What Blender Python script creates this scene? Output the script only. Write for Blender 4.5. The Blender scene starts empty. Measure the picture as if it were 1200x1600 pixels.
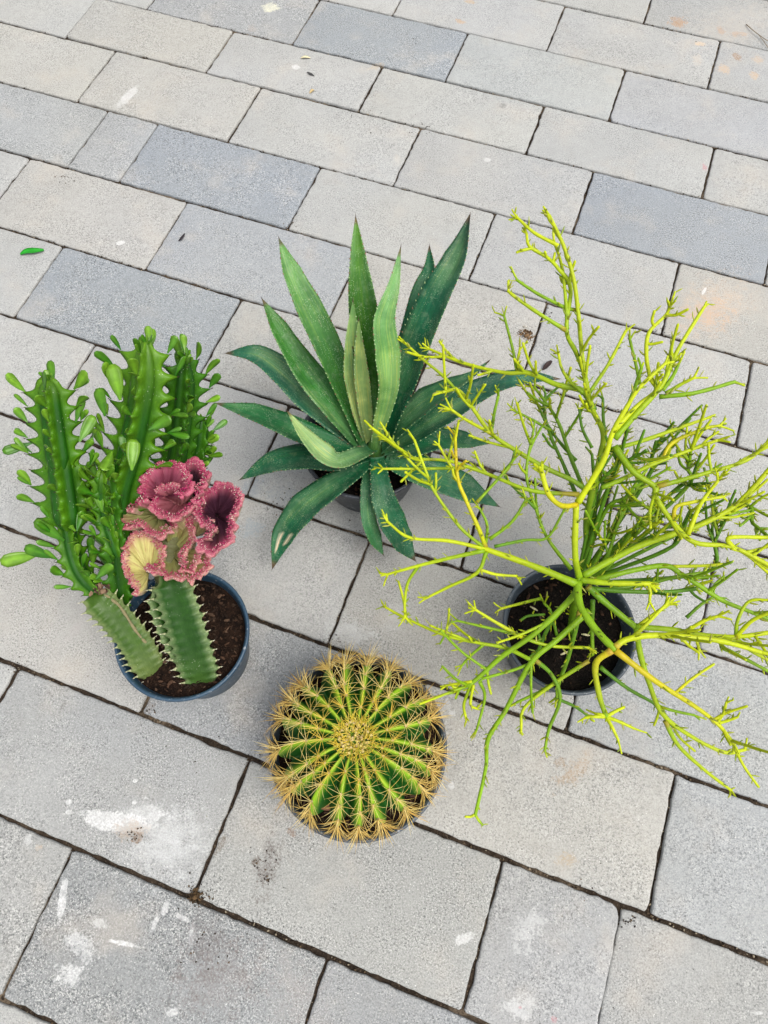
import bpy, bmesh, math, random
from mathutils import Vector, Matrix, noise
rnd = random.Random(7)
S = bpy.context.scene
COL = S.collection
PI = math.pi

# ------------------------------------------------------------------ camera, sky, sun, exposure
CAM_H = 1.19
FPX = 1100.0
RZ = Matrix.Rotation(0.35585, 3, 'Z'); RX = Matrix.Rotation(0.40324, 3, 'X'); RR = Matrix.Rotation(-0.00765, 3, 'Z')
CR = RZ @ RX @ RR
cam_d = bpy.data.cameras.new('camera')
cam = bpy.data.objects.new('camera', cam_d); COL.objects.link(cam)
cam.matrix_world = Matrix.Translation((0, 0, CAM_H)) @ CR.to_4x4()
cam_d.sensor_fit = 'VERTICAL'; cam_d.sensor_height = 24; cam_d.sensor_width = 18
cam_d.lens = 24 * FPX / 1600
cam_d.clip_start = 0.02; cam_d.clip_end = 2000
S.camera = cam

SUN_EL = math.radians(63)
SUN_AZ = math.radians(-18)          # direction to the sun, measured in the ground plane from +X
sund = Vector((math.cos(SUN_AZ) * math.cos(SUN_EL), math.sin(SUN_AZ) * math.cos(SUN_EL), math.sin(SUN_EL)))
W = bpy.data.worlds.new('World'); S.world = W; W.use_nodes = True
wn = W.node_tree.nodes; wl = W.node_tree.links
sky = wn.new('ShaderNodeTexSky'); sky.sky_type = 'NISHITA'; sky.sun_disc = False
sky.sun_elevation = SUN_EL; sky.sun_rotation = PI / 2 - SUN_AZ
sky.air_density = 1.0; sky.dust_density = 4.0; sky.ozone_density = 1.0
bg = wn['Background']; bg.inputs['Strength'].default_value = 0.15
hz = wn.new('ShaderNodeHueSaturation'); hz.inputs['Saturation'].default_value = 0.28      # thin bright overcast takes the blue out
wl.new(sky.outputs[0], hz.inputs['Color']); wl.new(hz.outputs[0], bg.inputs['Color'])
sun_d = bpy.data.lights.new('sun', 'SUN'); sun_d.energy = 1.5; sun_d.angle = math.radians(32); sun_d.color = (1.0, 0.95, 0.85)
sun = bpy.data.objects.new('sun', sun_d); COL.objects.link(sun)
sun.rotation_euler = sund.to_track_quat('Z', 'Y').to_euler()
vs = S.view_settings; S.display_settings.display_device = 'sRGB'
vs.view_transform = 'Standard'; vs.look = 'None'; vs.gamma = 1; vs.use_curve_mapping = False
vs.exposure = 0.55
S.render.engine = 'CYCLES'

# ------------------------------------------------------------------ helpers
def U(px, py, z):
    """place in the world at height z that is seen at photo position (px, py)"""
    d = CR @ Vector(((px - 600) / FPX, -(py - 800) / FPX, -1.0))
    t = (z - CAM_H) / d.z
    return Vector((0, 0, CAM_H)) + d * t
def PX(p):
    q = CR.transposed() @ (p - Vector((0, 0, CAM_H)))
    return Vector((600 + FPX * q.x / -q.z, 800 - FPX * q.y / -q.z))
def pxsize(p):                       # metres per photo pixel at p
    q = CR.transposed() @ (p - Vector((0, 0, CAM_H)))
    return -q.z / FPX
CAMP = Vector((0, 0, CAM_H))

def mesh_obj(name, verts, faces, mats, parent=None, smooth=True, fmat=None, cols=None, origin=None, uv=None):
    me = bpy.data.meshes.new(name)
    o0 = origin or Vector((0, 0, 0))
    me.from_pydata([tuple(Vector(v) - o0) for v in verts], [], faces)
    if not isinstance(mats, (list, tuple)): mats = [mats]
    for m in mats: me.materials.append(m)
    if smooth: me.polygons.foreach_set('use_smooth', [True] * len(me.polygons))
    if fmat: me.polygons.foreach_set('material_index', fmat)
    if cols:
        a = me.attributes.new('tint', 'FLOAT_COLOR', 'POINT')
        flat = []
        for c in cols: flat += [c[0], c[1], c[2], 1.0]
        a.data.foreach_set('color', flat)
    if uv:
        a = me.attributes.new('along', 'FLOAT_VECTOR', 'POINT')
        flat = []
        for c in uv: flat += list(c)
        a.data.foreach_set('vector', flat)
    me.update()
    o = bpy.data.objects.new(name, me); COL.objects.link(o)
    if parent is not None:
        o.parent = parent
        o.location = o0 - parent_origin(parent)
    else: o.location = o0
    return o
def parent_origin(p):
    v = Vector(p.location)
    while p.parent: p = p.parent; v += Vector(p.location)
    return v
def thing(name, label, cat, loc, group=None):
    o = bpy.data.objects.new(name, None); COL.objects.link(o); o.location = loc
    o.empty_display_size = 0.05
    o['label'] = label; o['category'] = cat
    if group: o['group'] = group
    return o
def tag(o, label, cat, group=None):
    o['label'] = label; o['category'] = cat
    if group: o['group'] = group
    return o

def catmull(pts, n=6):
    pts = [Vector(p) for p in pts]
    if len(pts) < 3:
        return [pts[0].lerp(pts[-1], i / n) for i in range(n + 1)]
    P = [pts[0] * 2 - pts[1]] + pts + [pts[-1] * 2 - pts[-2]]
    out = []
    for i in range(1, len(P) - 2):
        a, b, c, d = P[i - 1], P[i], P[i + 1], P[i + 2]
        for k in range(n):
            t = k / n
            out.append(0.5 * ((2 * b) + (c - a) * t + (2 * a - 5 * b + 4 * c - d) * t * t + (3 * b - a - 3 * c + d) * t ** 3))
    out.append(pts[-1].copy())
    return out
def lerp_list(vals, t):
    x = t * (len(vals) - 1); i = min(int(x), len(vals) - 2); f = x - i
    return vals[i] * (1 - f) + vals[i + 1] * f
def frames(path):
    T = []
    for i in range(len(path)):
        a = path[max(0, i - 1)]; b = path[min(len(path) - 1, i + 1)]
        T.append((b - a).normalized())
    n = T[0].orthogonal().normalized(); out = []
    for t in T:
        n = (n - t * n.dot(t))
        n = n.normalized() if n.length > 1e-6 else t.orthogonal().normalized()
        out.append((t, n.copy(), t.cross(n)))
    return out
class Geo:
    def __init__(self): self.v = []; self.f = []; self.c = []; self.u = []; self.fm = []
    def tube(self, path, rad, sides=7, col=(1, 1, 1), cols=None, cap=True, jig=0.0, m=0):
        fr = frames(path); n = len(path); base = len(self.v)
        rings = []
        pts = []
        for i in range(n):
            r = rad(i / (n - 1)) if callable(rad) else rad
            pts.append((path[i], r, fr[i]))
        if cap:                       # rounded end
            p, r, f = pts[-1]
            pts.append((p + f[0] * r * 0.6, r * 0.75, f)); pts.append((p + f[0] * r * 0.95, r * 0.25, f))
        for j, (p, r, f) in enumerate(pts):
            s = len(self.v)
            t = min(1, j / (n - 1))
            for k in range(sides):
                a = 2 * PI * k / sides
                rr = r * (1 + (jig * noise.noise(p * 90 + Vector((k * 3.1, 0, 0))) if jig else 0))
                self.v.append(p + (f[1] * math.cos(a) + f[2] * math.sin(a)) * rr)
                self.c.append(cols(t) if cols else col); self.u.append((t, k / sides, 0))
            rings.append(s)
        for a, b in zip(rings, rings[1:]):
            for k in range(sides):
                k2 = (k + 1) % sides
                self.f.append((a + k, a + k2, b + k2, b + k)); self.fm.append(m)
        self.f.append(tuple(rings[-1] + k for k in range(sides))); self.fm.append(m)
        self.f.append(tuple(rings[0] + k for k in reversed(range(sides)))); self.fm.append(m)
    def cone(self, p, d, r, sides=4, col=(1, 1, 1), bend=None, m=0):
        d = Vector(d); t = d.normalized(); n = t.orthogonal().normalized(); b = t.cross(n); s = len(self.v)
        for k in range(sides):
            a = 2 * PI * k / sides
            self.v.append(p + (n * math.cos(a) + b * math.sin(a)) * r); self.c.append(col); self.u.append((0, 0, 0))
        if bend is not None:
            q = p + d * 0.55 + bend
            for k in range(sides):
                a = 2 * PI * k / sides
                self.v.append(q + (n * math.cos(a) + b * math.sin(a)) * r * 0.7); self.c.append(col); self.u.append((.5, 0, 0))
        self.v.append(p + d); self.c.append(col); self.u.append((1, 0, 0))
        tip = len(self.v) - 1
        o = s
        if bend is not None:
            for k in range(sides):
                k2 = (k + 1) % sides
                self.f.append((s + k, s + k2, s + sides + k2, s + sides + k)); self.fm.append(m)
            o = s + sides
        for k in range(sides):
            self.f.append((o + k, o + (k + 1) % sides, tip)); self.fm.append(m)
    def blob(self, p, ax, col=(1, 1, 1), seed=0, rough=0.25, m=0, lo=False):
        """small uneven lump; ax = three half-axis vectors"""
        s = len(self.v)
        vs_, fs = (OCT if lo else ICO)
        for q in vs_:
            k = 1 + rough * noise.noise(Vector(q) * 1.7 + Vector((seed, seed * .37, 0)))
            self.v.append(p + (ax[0] * q[0] + ax[1] * q[1] + ax[2] * q[2]) * k); self.c.append(col); self.u.append((0, 0, 0))
        for f in fs: self.f.append(tuple(s + i for i in f)); self.fm.append(m)
    def build(self, name, mats, parent=None, smooth=True, origin=None):
        return mesh_obj(name, self.v, self.f, mats, parent, smooth, self.fm, self.c, origin, self.u)
bm_ = bmesh.new(); bmesh.ops.create_icosphere(bm_, subdivisions=1, radius=1)
bm_.verts.ensure_lookup_table()
ICO = ([tuple(v.co) for v in bm_.verts], [tuple(v.index for v in f.verts) for f in bm_.faces]); bm_.free()
OCT = ([(1, 0, 0), (-1, 0, 0), (0, 1, 0), (0, -1, 0), (0, 0, 1), (0, 0, -1)],
       [(0, 2, 4), (2, 1, 4), (1, 3, 4), (3, 0, 4), (2, 0, 5), (1, 2, 5), (3, 1, 5), (0, 3, 5)])
def rvec(s=1.0): return Vector((rnd.uniform(-s, s), rnd.uniform(-s, s), rnd.uniform(-s, s)))
def rdir():
    while True:
        v = rvec()
        if 0.05 < v.length < 1: return v.normalized()

# ------------------------------------------------------------------ materials
class N:
    """tiny node-graph helper"""
    def __init__(self, name):
        self.m = bpy.data.materials.new(name); self.m.use_nodes = True
        self.t = self.m.node_tree; self.b = self.t.nodes['Principled BSDF']
    def n(self, typ, **kw):
        x = self.t.nodes.new(typ)
        for k, v in kw.items(): setattr(x, k, v)
        return x
    def put(self, sock, val):
        if isinstance(val, bpy.types.NodeSocket): self.t.links.new(val, sock)
        else: sock.default_value = val
    def noise(self, scale, detail=3, rough=0.55, vec=None, dist=0.0):
        x = self.n('ShaderNodeTexNoise'); x.inputs['Scale'].default_value = scale; x.inputs['Detail'].default_value = detail
        x.inputs['Roughness'].default_value = rough; x.inputs['Distortion'].default_value = dist
        if vec is not None: self.put(x.inputs['Vector'], vec)
        return x.outputs[0]
    def voro(self, scale, vec=None, feat='F1'):
        x = self.n('ShaderNodeTexVoronoi', feature=feat); x.inputs['Scale'].default_value = scale
        if vec is not None: self.put(x.inputs['Vector'], vec)
        return x
    def map(self, v, a, b, c=0.0, d=1.0, smooth=True):
        x = self.n('ShaderNodeMapRange'); x.interpolation_type = 'SMOOTHSTEP' if smooth else 'LINEAR'
        self.put(x.inputs[0], v)
        for i, q in enumerate((a, b, c, d)): self.put(x.inputs[i + 1], q)
        return x.outputs[0]
    def math(self, op, a, b=0.0):
        x = self.n('ShaderNodeMath', operation=op); self.put(x.inputs[0], a); self.put(x.inputs[1], b); return x.outputs[0]
    def vmath(self, op, a, b=None, out=0):
        x = self.n('ShaderNodeVectorMath', operation=op); self.put(x.inputs[0], a)
        if b is not None: self.put(x.inputs[1], b)
        return x.outputs[out]
    def mix(self, f, a, b, mode='MIX'):
        x = self.n('ShaderNodeMix', data_type='RGBA', blend_type=mode)
        self.put(x.inputs[0], f); self.put(x.inputs[6], a if not isinstance(a, tuple) else (*a, 1)[:4])
        self.put(x.inputs[7], b if not isinstance(b, tuple) else (*b, 1)[:4]); return x.outputs[2]
    def pos(self): return self.n('ShaderNodeNewGeometry').outputs['Position']
    def obj(self): return self.n('ShaderNodeTexCoord').outputs['Object']
    def attr(self, nm, k='Color'): return self.n('ShaderNodeAttribute', attribute_name=nm).outputs[k]
    def out(self, col, rough=0.8, bump=None, bs=0.3, bd=0.002, spec=0.4, trans=None):
        self.put(self.b.inputs['Base Color'], col if not isinstance(col, tuple) else (*col, 1)[:4])
        self.put(self.b.inputs['Roughness'], rough); self.b.inputs['Specular IOR Level'].default_value = spec
        if bump is not None:
            x = self.n('ShaderNodeBump'); x.inputs['Strength'].default_value = bs; x.inputs['Distance'].default_value = bd
            self.put(x.inputs['Height'], bump); self.t.links.new(x.outputs[0], self.b.inputs['Normal'])
        if trans:
            tr = self.n('ShaderNodeBsdfTranslucent'); self.put(tr.inputs[0], col)
            mx = self.n('ShaderNodeMixShader'); mx.inputs[0].default_value = trans
            self.t.links.new(self.b.outputs[0], mx.inputs[1]); self.t.links.new(tr.outputs[0], mx.inputs[2])
            self.t.links.new(mx.outputs[0], self.t.nodes['Material Output'].inputs[0])
        return self.m
def grey(v): return (v, v, v)

# stains that lie on the paving: (px, py, half-length px, half-width px, angle deg in picture, rgb, strength, edge raggedness, softness)
STAINS = [
    (180, 1284, 55, 16, -8, (.80, .80, .78), .85, .5, .25), (228, 1272, 34, 18, -5, (.78, .78, .77), .6, .9, .6),
    (262, 1315, 55, 52, 0, (.66, .67, .68), .55, 1.6, 1.1), (205, 1298, 26, 16, 0, (.34, .26, .19), .75, 1.3, .6), (213, 1308, 10, 8, 0, (.15, .09, .05), .85, 1.0, .5),
    (98, 1405, 36, 6, 82, (.82, .82, .82), .85, .3, .2), (193, 1474, 22, 4, -12, (.82, .82, .82), .8, .4, .25), (258, 1419, 11, 5, 70, (.8, .8, .8), .8, .6, .3),
    (286, 1434, 14, 4, -25, (.75, .75, .75), .7, .5, .3), (242, 1443, 13, 4, 72, (.75, .75, .75), .7, .5, .3), (300, 1460, 18, 5, 85, (.72, .72, .72), .6, .6, .4),
    (108, 1522, 22, 16, 0, (.76, .77, .78), .75, 1.3, .5), (125, 1475, 30, 14, -50, (.7, .71, .72), .6, 1.7, .5), (156, 1443, 12, 8, 0, (.72, .73, .74), .6, 1.2, .5),
    (270, 1582, 9, 8, 0, (.75, .75, .75), .7, .8, .4), (107, 1253, 5, 4, 0, (.8, .8, .8), .8, .2, .3), (107, 1269, 5, 4, 0, (.8, .8, .8), .8, .2, .3), (210, 1254, 4, 4, 0, (.8, .8, .8), .8, .2, .3), (211, 1220, 4, 3, 0, (.8, .8, .8), .8, .2, .3),
    (320, 1475, 48, 38, 60, (.13, .12, .12), .75, 2.2, 1.0), (345, 1530, 70, 50, 20, (.20, .17, .16), .5, 1.8, 1.2), (420, 1350, 46, 14, 72, (.12, .10, .09), .8, 2.2, .8), (402, 1345, 9, 7, 0, (.09, .06, .04), .9, 1.2, .4),
    (455, 1300, 9, 6, -45, (.20, .11, .06), .75, 1.2, .4), (345, 1320, 16, 6, 60, (.14, .11, .08), .7, 1.8, .6), (465, 1560, 40, 60, 30, (.34, .30, .29), .35, 1.5, 1.2),
    (725, 1467, 14, 8, 20, (.82, .82, .8), .8, .7, .4), (895, 1205, 34, 14, 40, (.36, .25, .15), .6, 1.5, 1.0), (887, 1343, 16, 11, 0, (.40, .30, .18), .55, 1.2, .8), (875, 1190, 9, 8, 0, (.30, .21, .13), .6, 1.0, .6),
    (1108, 488, 28, 20, 25, (.50, .30, .17), .62, 2.2, .95), (1112, 480, 62, 42, 40, (.60, .45, .33), .45, 1.2, 1.2), (1100, 455, 6, 2.5, 60, (.85, .82, .78), .9, .3, .3),
    (1059, 34, 12, 8, 10, (.40, .22, .10), .8, 1.2, .5), (1126, 47, 6, 6, 0, (.33, .19, .10), .8, 1.0, .5), (1153, 53, 14, 4, 3, (.42, .25, .13), .7, 1.2, .5), (1152, 89, 7, 6, 0, (.30, .19, .11), .8, .9, .5),
    (1130, 108, 9, 7, 0, (.60, .41, .24), .6, 1.2, .6), (1178, 118, 8, 6, 0, (.58, .38, .2), .6, 1.0, .6), (1094, 68, 8, 4, 0, (.62, .44, .26), .7, .8, .5), (1090, 93, 10, 8, 0, (.6, .5, .4), .4, 1.0, .8), (1150, 40, 70, 28, 18, (.52, .46, .40), .45, 1.5, 1.2), (1184, 92, 9, 6, 0, (.58, .38, .2), .5, 1.0, .6),
    (786, 165, 6, 4, 20, (.20, .20, .19), .75, .5, .4), (1101, 262, 4, 5, 0, (.45, .16, .18), .7, .9, .5), (392, 826, 17, 14, 0, (.30, .34, .37), .75, 1.0, .3), (440, 640, 6, 5, 0, (.4, .3, .2), .5, 1, .5), 
    (392, 765, 16, 18, 0, (.27, .30, .33), .7, 1.0, .4), (440, 775, 22, 26, 60, (.32, .35, .37), .55, 1.2, .5), (548, 988, 40, 18, -20, (.62, .63, .64), .5, 1.4, .9), (620, 960, 28, 16, 60, (.6, .6, .6), .3, 1.6, 1.0),
    (200, 151, 23, 6, 47, (.80, .80, .79), .6, .4, .4), (423, 11, 14, 7, 12, (.80, .66, .50), .85, .7, .4), (393, 44, 9, 6, 0, (.36, .31, .27), .5, 1.0, .8), (462, 105, 6, 4, 0, (.8, .8, .8), .7, .5, .3), (188, 379, 7, 3.5, 10, (.84, .84, .82), .85, .3, .3),
    (120, 980, 30, 7, 52, (.42, .37, .37), .35, .9, 1.2), (98, 1104, 12, 3, 62, (.16, .16, .15), .65, .8, .5), (80, 1205, 90, 60, 20, (.44, .45, .45), .2, 1.2, 1.4), (530, 1090, 16, 6, 60, (.6, .6, .6), .4, 1, .8), (707, 1115, 6, 5, 0, (.85, .85, .85), .6, .6, .4), (705, 1228, 5, 6, 0, (.85, .85, .85), .6, .6, .4), (700, 1100, 4, 10, 0, (.75, .75, .75), .4, .8, .5),
    (762, 250, 6, 3, 0, (.85, .85, .85), .6, .5, .4), (620, 250, 7, 7, 0, (.55, .50, .44), .4, 1, .6), (812, 1577, 22, 16, 0, (.75, .74, .74), .5, 2.2, .4), (866, 1593, 5, 5, 0, (.55, .22, .25), .5, .6, .4), (813, 1574, 3, 3, 0, (.5, .2, .22), .6, .6, .4), (825, 1450, 26, 20, 60, (.68, .68, .68), .45, 2.3, .4), (1185, 1583, 9, 3, 0, (.8, .8, .8), .6, .8, .4),
    (588, 104, 12, 4, 20, (.50, .38, .24), .5, 1.2, .6), (720, 34, 8, 3, -15, (.45, .27, .12), .7, 1.0, .5), (735, 3, 10, 3, -10, (.45, .30, .15), .7, 1.0, .5), (232, 1100, 10, 14, 20, (.22, .17, .13), .5, 1.4, .8), (60, 1325, 6, 5, 0, (.5, .4, .3), .5, 1, .5), (45, 1312, 6, 8, 0, (.7, .7, .7), .5, 1, .5),
]
def paver_mat(stains):
    g = N('concrete_paver')
    p = g.pos()
    oc = g.n('ShaderNodeObjectInfo').outputs['Color']
    big = g.noise(5.0, 3, .5, p); mid = g.noise(45, 3, .6, p)
    fine = g.noise(330, 2, .75, p); grain = g.noise(480, 1, .6, g.vmath('ADD', p, (2, 4, 0)))
    col = g.mix(g.map(big, .3, .7, 0, .5), oc, g.mix(1.0, oc, (.86, .87, .88), 'MULTIPLY'))
    col = g.mix(g.map(mid, .42, .72, 0, .30), col, g.mix(1.0, col, (.80, .79, .77), 'MULTIPLY'))
    # sand grain, dark and pale aggregate specks (stronger on the worn blue-grey blocks: object colour alpha)
    al = g.n('ShaderNodeObjectInfo').outputs['Alpha']
    al2 = g.math('MULTIPLY', g.math('ADD', g.math('MULTIPLY', al, .75), .25), g.map(g.noise(11, 3, .6, g.vmath('ADD', p, (1, 8, 0))), .36, .62, .55, 1.25))
    col = g.mix(g.math('MULTIPLY', g.map(fine, .45, .68), al2), col, g.mix(1.0, col, (.40, .41, .42), 'MULTIPLY'))
    col = g.mix(g.math('MULTIPLY', g.map(grain, .50, .70), g.math('MULTIPLY', al2, .55)), col, (.60, .595, .575))
    tone = g.noise(2.3, 2, .5, g.vmath('ADD', p, (5, 9, 0)))
    col = g.mix(g.map(tone, .42, .62, 0, .35), col, g.mix(1.0, col, (.97, 1.0, 1.07), 'MULTIPLY'))
    v1 = g.voro(170, p).outputs['Distance']; w1 = g.noise(31, 1, .5, p)
    col = g.mix(g.math('MULTIPLY', g.map(v1, .10, .17, 1, 0), g.map(w1, .52, .62, 0, .7)), col, (.70, .69, .67))
    v2 = g.voro(120, g.vmath('ADD', p, (3.1, 1.7, 0))).outputs['Distance']; w2 = g.noise(24, 1, .5, g.vmath('ADD', p, (7, 3, 0)))
    col = g.mix(g.math('MULTIPLY', g.map(v2, .06, .12, 1, 0), g.map(w2, .54, .64, 0, .85)), col, (.07, .065, .06))
    # warm dust film in patches
    dust = g.noise(8, 4, .6, g.vmath('ADD', p, (11, 5, 0)))
    col = g.mix(g.map(dust, .5, .78, 0, .38), col, (.47, .42, .36))
    # named stains
    nv = g.n('ShaderNodeTexNoise'); nv.inputs['Scale'].default_value = 60; nv.inputs['Detail'].default_value = 4; g.put(nv.inputs['Vector'], p)
    nz = nv.outputs[0]; sp = g.noise(260, 2, .6, p)
    ragged = g.math('ADD', g.math('MULTIPLY', g.math('SUBTRACT', nz, .5), 3.0), g.math('MULTIPLY', g.math('SUBTRACT', sp, .5), 2.6))
    for (px, py, a, b, ang, rgb, st, rag, soft) in stains:
        c = U(px, py, 0); t = math.radians(ang)
        ex = U(px + math.cos(t), py - math.sin(t), 0) - c; ey = U(px - math.sin(t), py - math.cos(t), 0) - c
        la, lb = ex.length * a, ey.length * b; th = math.atan2(ex.y, ex.x)
        mp = g.n('ShaderNodeMapping', vector_type='TEXTURE'); g.put(mp.inputs[0], p)
        mp.inputs['Location'].default_value = (c.x, c.y, 0); mp.inputs['Rotation'].default_value = (0, 0, th); mp.inputs['Scale'].default_value = (la, lb, 1)
        d = g.vmath('LENGTH', g.vmath('MULTIPLY', mp.outputs[0], (1, 1, 0)), out=1)
        d = g.math('ADD', d, g.math('MULTIPLY', ragged, .15 + rag * .5))
        f = g.math('MULTIPLY', g.map(mid, .30, .62, .62, 1.0), g.math('MULTIPLY', g.map(d, 1 - soft * .7, 1 + soft * .35, st, 0), g.map(fine, .40, .60, .40, 1.0)))
        rgb = tuple(min(v, .68) for v in rgb)
        col = g.mix(f, col, rgb)
    h = g.math('ADD', g.math('MULTIPLY', fine, .7), g.math('ADD', g.math('MULTIPLY', mid, .6), g.math('MULTIPLY', grain, .5)))
    h = g.math('SUBTRACT', h, g.math('MULTIPLY', g.map(v2, .05, .14, 1, 0), g.map(w2, .5, .62, 0, .7)))
    return g.out(col, .93, h, .75, .0022, .25)
PAVER_MATS = {}
def paver_mat_for(ua, ub, va, vb):
    hit = []
    for q in STAINS:
        c = U(q[0], q[1], 0); m = pxsize(c) * max(q[2], q[3]) * 2.0
        if ua - m < c.x < ub + m and vb - m < c.y < va + m: hit.append(q)
    hit = tuple(hit)
    if hit not in PAVER_MATS: PAVER_MATS[hit] = paver_mat(hit)
    return PAVER_MATS[hit]
def soil_mat(name, a, b, c, sc=70, sandy=False):
    g = N(name); p = g.pos(); n1 = g.noise(sc, 5, .7, p); n2 = g.noise(sc * 5, 3, .7, p)
    col = g.mix(g.map(n1, .35, .68), a, b); col = g.mix(g.map(n2, .56, .72, 0, .8), col, c)
    n3 = g.noise(6, 3, .6, p)
    if sandy: col = g.mix(g.math('MULTIPLY', g.map(n3, .52, .66), g.map(n2, .40, .55, .35, .9)), col, (.20, .155, .11))
    return g.out(col, .97, g.math('ADD', n1, n2), 1.0, .006, .1)
M_joint = soil_mat('joint_soil', (.020, .015, .011), (.055, .040, .029), (.17, .13, .095), 45, True)
M_soil = soil_mat('potting_soil', (.008, .005, .004), (.026, .014, .009), (.075, .042, .026), 60)
M_soil_shaded = soil_mat('shaded_soil', (.004, .0035, .003), (.012, .009, .007), (.04, .03, .022), 60)  # potting soil darkened: the shade inside the pots put into its colour
M_ground = soil_mat('far_paving', (.34, .34, .33), (.40, .40, .39), (.30, .30, .30), 12)
def tint_mat(name, rough=.5, spec=.2, var=.25, sc=60, trans=None, bump=None, bs=.2):
    """colour of the thing comes from its own 'tint' attribute, broken up by noise"""
    g = N(name); c = g.attr('tint'); o = g.pos()
    n = g.noise(sc, 3, .6, o)
    col = g.mix(g.map(n, .3, .7, 0, var), c, g.mix(1.0, c, (.45, .5, .45), 'MULTIPLY'))
    return g.out(col, rough, g.noise(bump, 2, .6, o) if bump else None, bs, .001, spec, trans)
M_chip = tint_mat('bark_chip', .9, .15, .4, 200, None, 500)
M_spine = tint_mat('cactus_spine', .5, .35, .08, 200, .25)
M_stem = tint_mat('pencil_stem', .45, .25, .32, 130, None, 320, .3)
M_leaflet = tint_mat('leaflet', .45, .4, .15, 90, .35)
M_fringe = tint_mat('crest_fringe', .55, .35, .25, 250, .15)
M_bit = tint_mat('dry_bit', .85, .2, .3, 300)
def pot_mat(name, base, hi):
    g = N(name); p = g.obj(); n = g.noise(9, 4, .6, p); n2 = g.noise(130, 3, .7, p)
    col = g.mix(g.map(n, .35, .7), base, hi); col = g.mix(g.map(n2, .57, .72, 0, .6), col, (.42, .44, .46)); n4 = g.noise(22, 4, .7, p); col = g.mix(g.map(n4, .55, .75, 0, .35), col, (.16, .13, .10))
    return g.out(col, g.map(n, .3, .7, .35, .55), n2, .05, .001, .5)
M_pot_blue = pot_mat('blue_plastic', (.018, .048, .085), (.030, .068, .110))
M_pot_dark = pot_mat('black_plastic', (.022, .026, .034), (.040, .046, .058))
M_pot_slate = pot_mat('slate_plastic', (.035, .047, .062), (.060, .078, .098))
def agave_mat():
    g = N('agave_leaf'); c = g.attr('tint'); uv = g.attr('along', 'Vector')
    # fine lengthwise streaks, pale waxy speckle
    st = g.noise(1.0, 3, .6, g.vmath('MULTIPLY', uv, (5, 46, 1)))
    bl = g.noise(14, 4, .65, g.pos()); spk = g.voro(430, g.pos()).outputs['Distance']; wk = g.noise(40, 2, .5, g.pos())
    col = g.mix(g.map(st, .44, .66, 0, .7), c, g.mix(1.0, c, (1.8, 1.45, 1.5), 'MULTIPLY'))
    col = g.mix(g.map(bl, .36, .64, 0, .8), col, g.mix(1.0, col, (.34, .52, .48), 'MULTIPLY'))
    col = g.mix(g.math('MULTIPLY', g.map(spk, .12, .30, 1, 0), g.map(wk, .42, .58, 0, .7)), col, (.34, .48, .30))
    dst = g.noise(90, 4, .7, g.vmath('ADD', g.pos(), (4, 4, 4))); col = g.mix(g.math('MULTIPLY', g.map(dst, .50, .68), .18), col, (.26, .34, .22))
    st2 = g.noise(1.0, 2, .6, g.vmath('MULTIPLY', uv, (2.2, 17, 1))); col = g.mix(g.map(st2, .52, .66, 0, .35), col, g.mix(1.0, col, (2.6, 1.5, .9), 'MULTIPLY'))
    return g.out(col, g.map(bl, .3, .7, .22, .42), st, .45, .0018, .34, .04)
M_agave = agave_mat()
M_tooth = tint_mat('agave_tooth', .5, .3, .1)
def euph_mat():
    g = N('euphorbia_skin'); c = g.attr('tint'); uv = g.attr('along', 'Vector')
    st = g.noise(1.0, 3, .6, g.vmath('MULTIPLY', uv, (60, 5, 1))); n = g.noise(35, 4, .65, g.pos())
    spk = g.voro(260, g.pos()).outputs['Distance']; wk = g.noise(30, 2, .5, g.pos())
    col = g.mix(g.map(n, .35, .68, 0, .6), c, g.mix(1.0, c, (.48, .60, .5), 'MULTIPLY'))
    col = g.mix(g.map(st, .45, .66, 0, .40), col, g.mix(1.0, col, (1.7, 1.5, 1.6), 'MULTIPLY'))
    col = g.mix(g.math('MULTIPLY', g.map(spk, .08, .16, 1, 0), g.map(wk, .54, .64, 0, .7)), col, (.55, .62, .45))
    return g.out(col, g.map(n, .3, .7, .34, .52), st, .2, .001, .22)
M_euph = euph_mat()
def crest_mat():
    g = N('crest_skin'); c = g.attr('tint'); uv = g.attr('along', 'Vector')
    st = g.noise(1.0, 3, .7, g.vmath('MULTIPLY', uv, (210, 1.6, 1))); n = g.noise(60, 3, .6, g.pos())
    col = g.mix(g.map(st, .46, .66, 0, .75), c, g.mix(1.0, c, (.62, .36, .42), 'MULTIPLY'))
    col = g.mix(g.map(n, .5, .75, 0, .35), col, g.mix(1.0, col, (1.3, 1.25, 1.1), 'MULTIPLY'))
    return g.out(col, .5, st, .35, .002, .35, .1)
M_crest = crest_mat()
def barrel_mat():
    g = N('barrel_cactus_skin'); c = g.attr('tint'); n = g.noise(40, 3, .6, g.pos())
    col = g.mix(g.map(n, .35, .7, 0, .4), c, g.mix(1.0, c, (.6, .7, .6), 'MULTIPLY'))
    return g.out(col, .45, n, .1, .001, .18)
M_barrel = barrel_mat()

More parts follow.
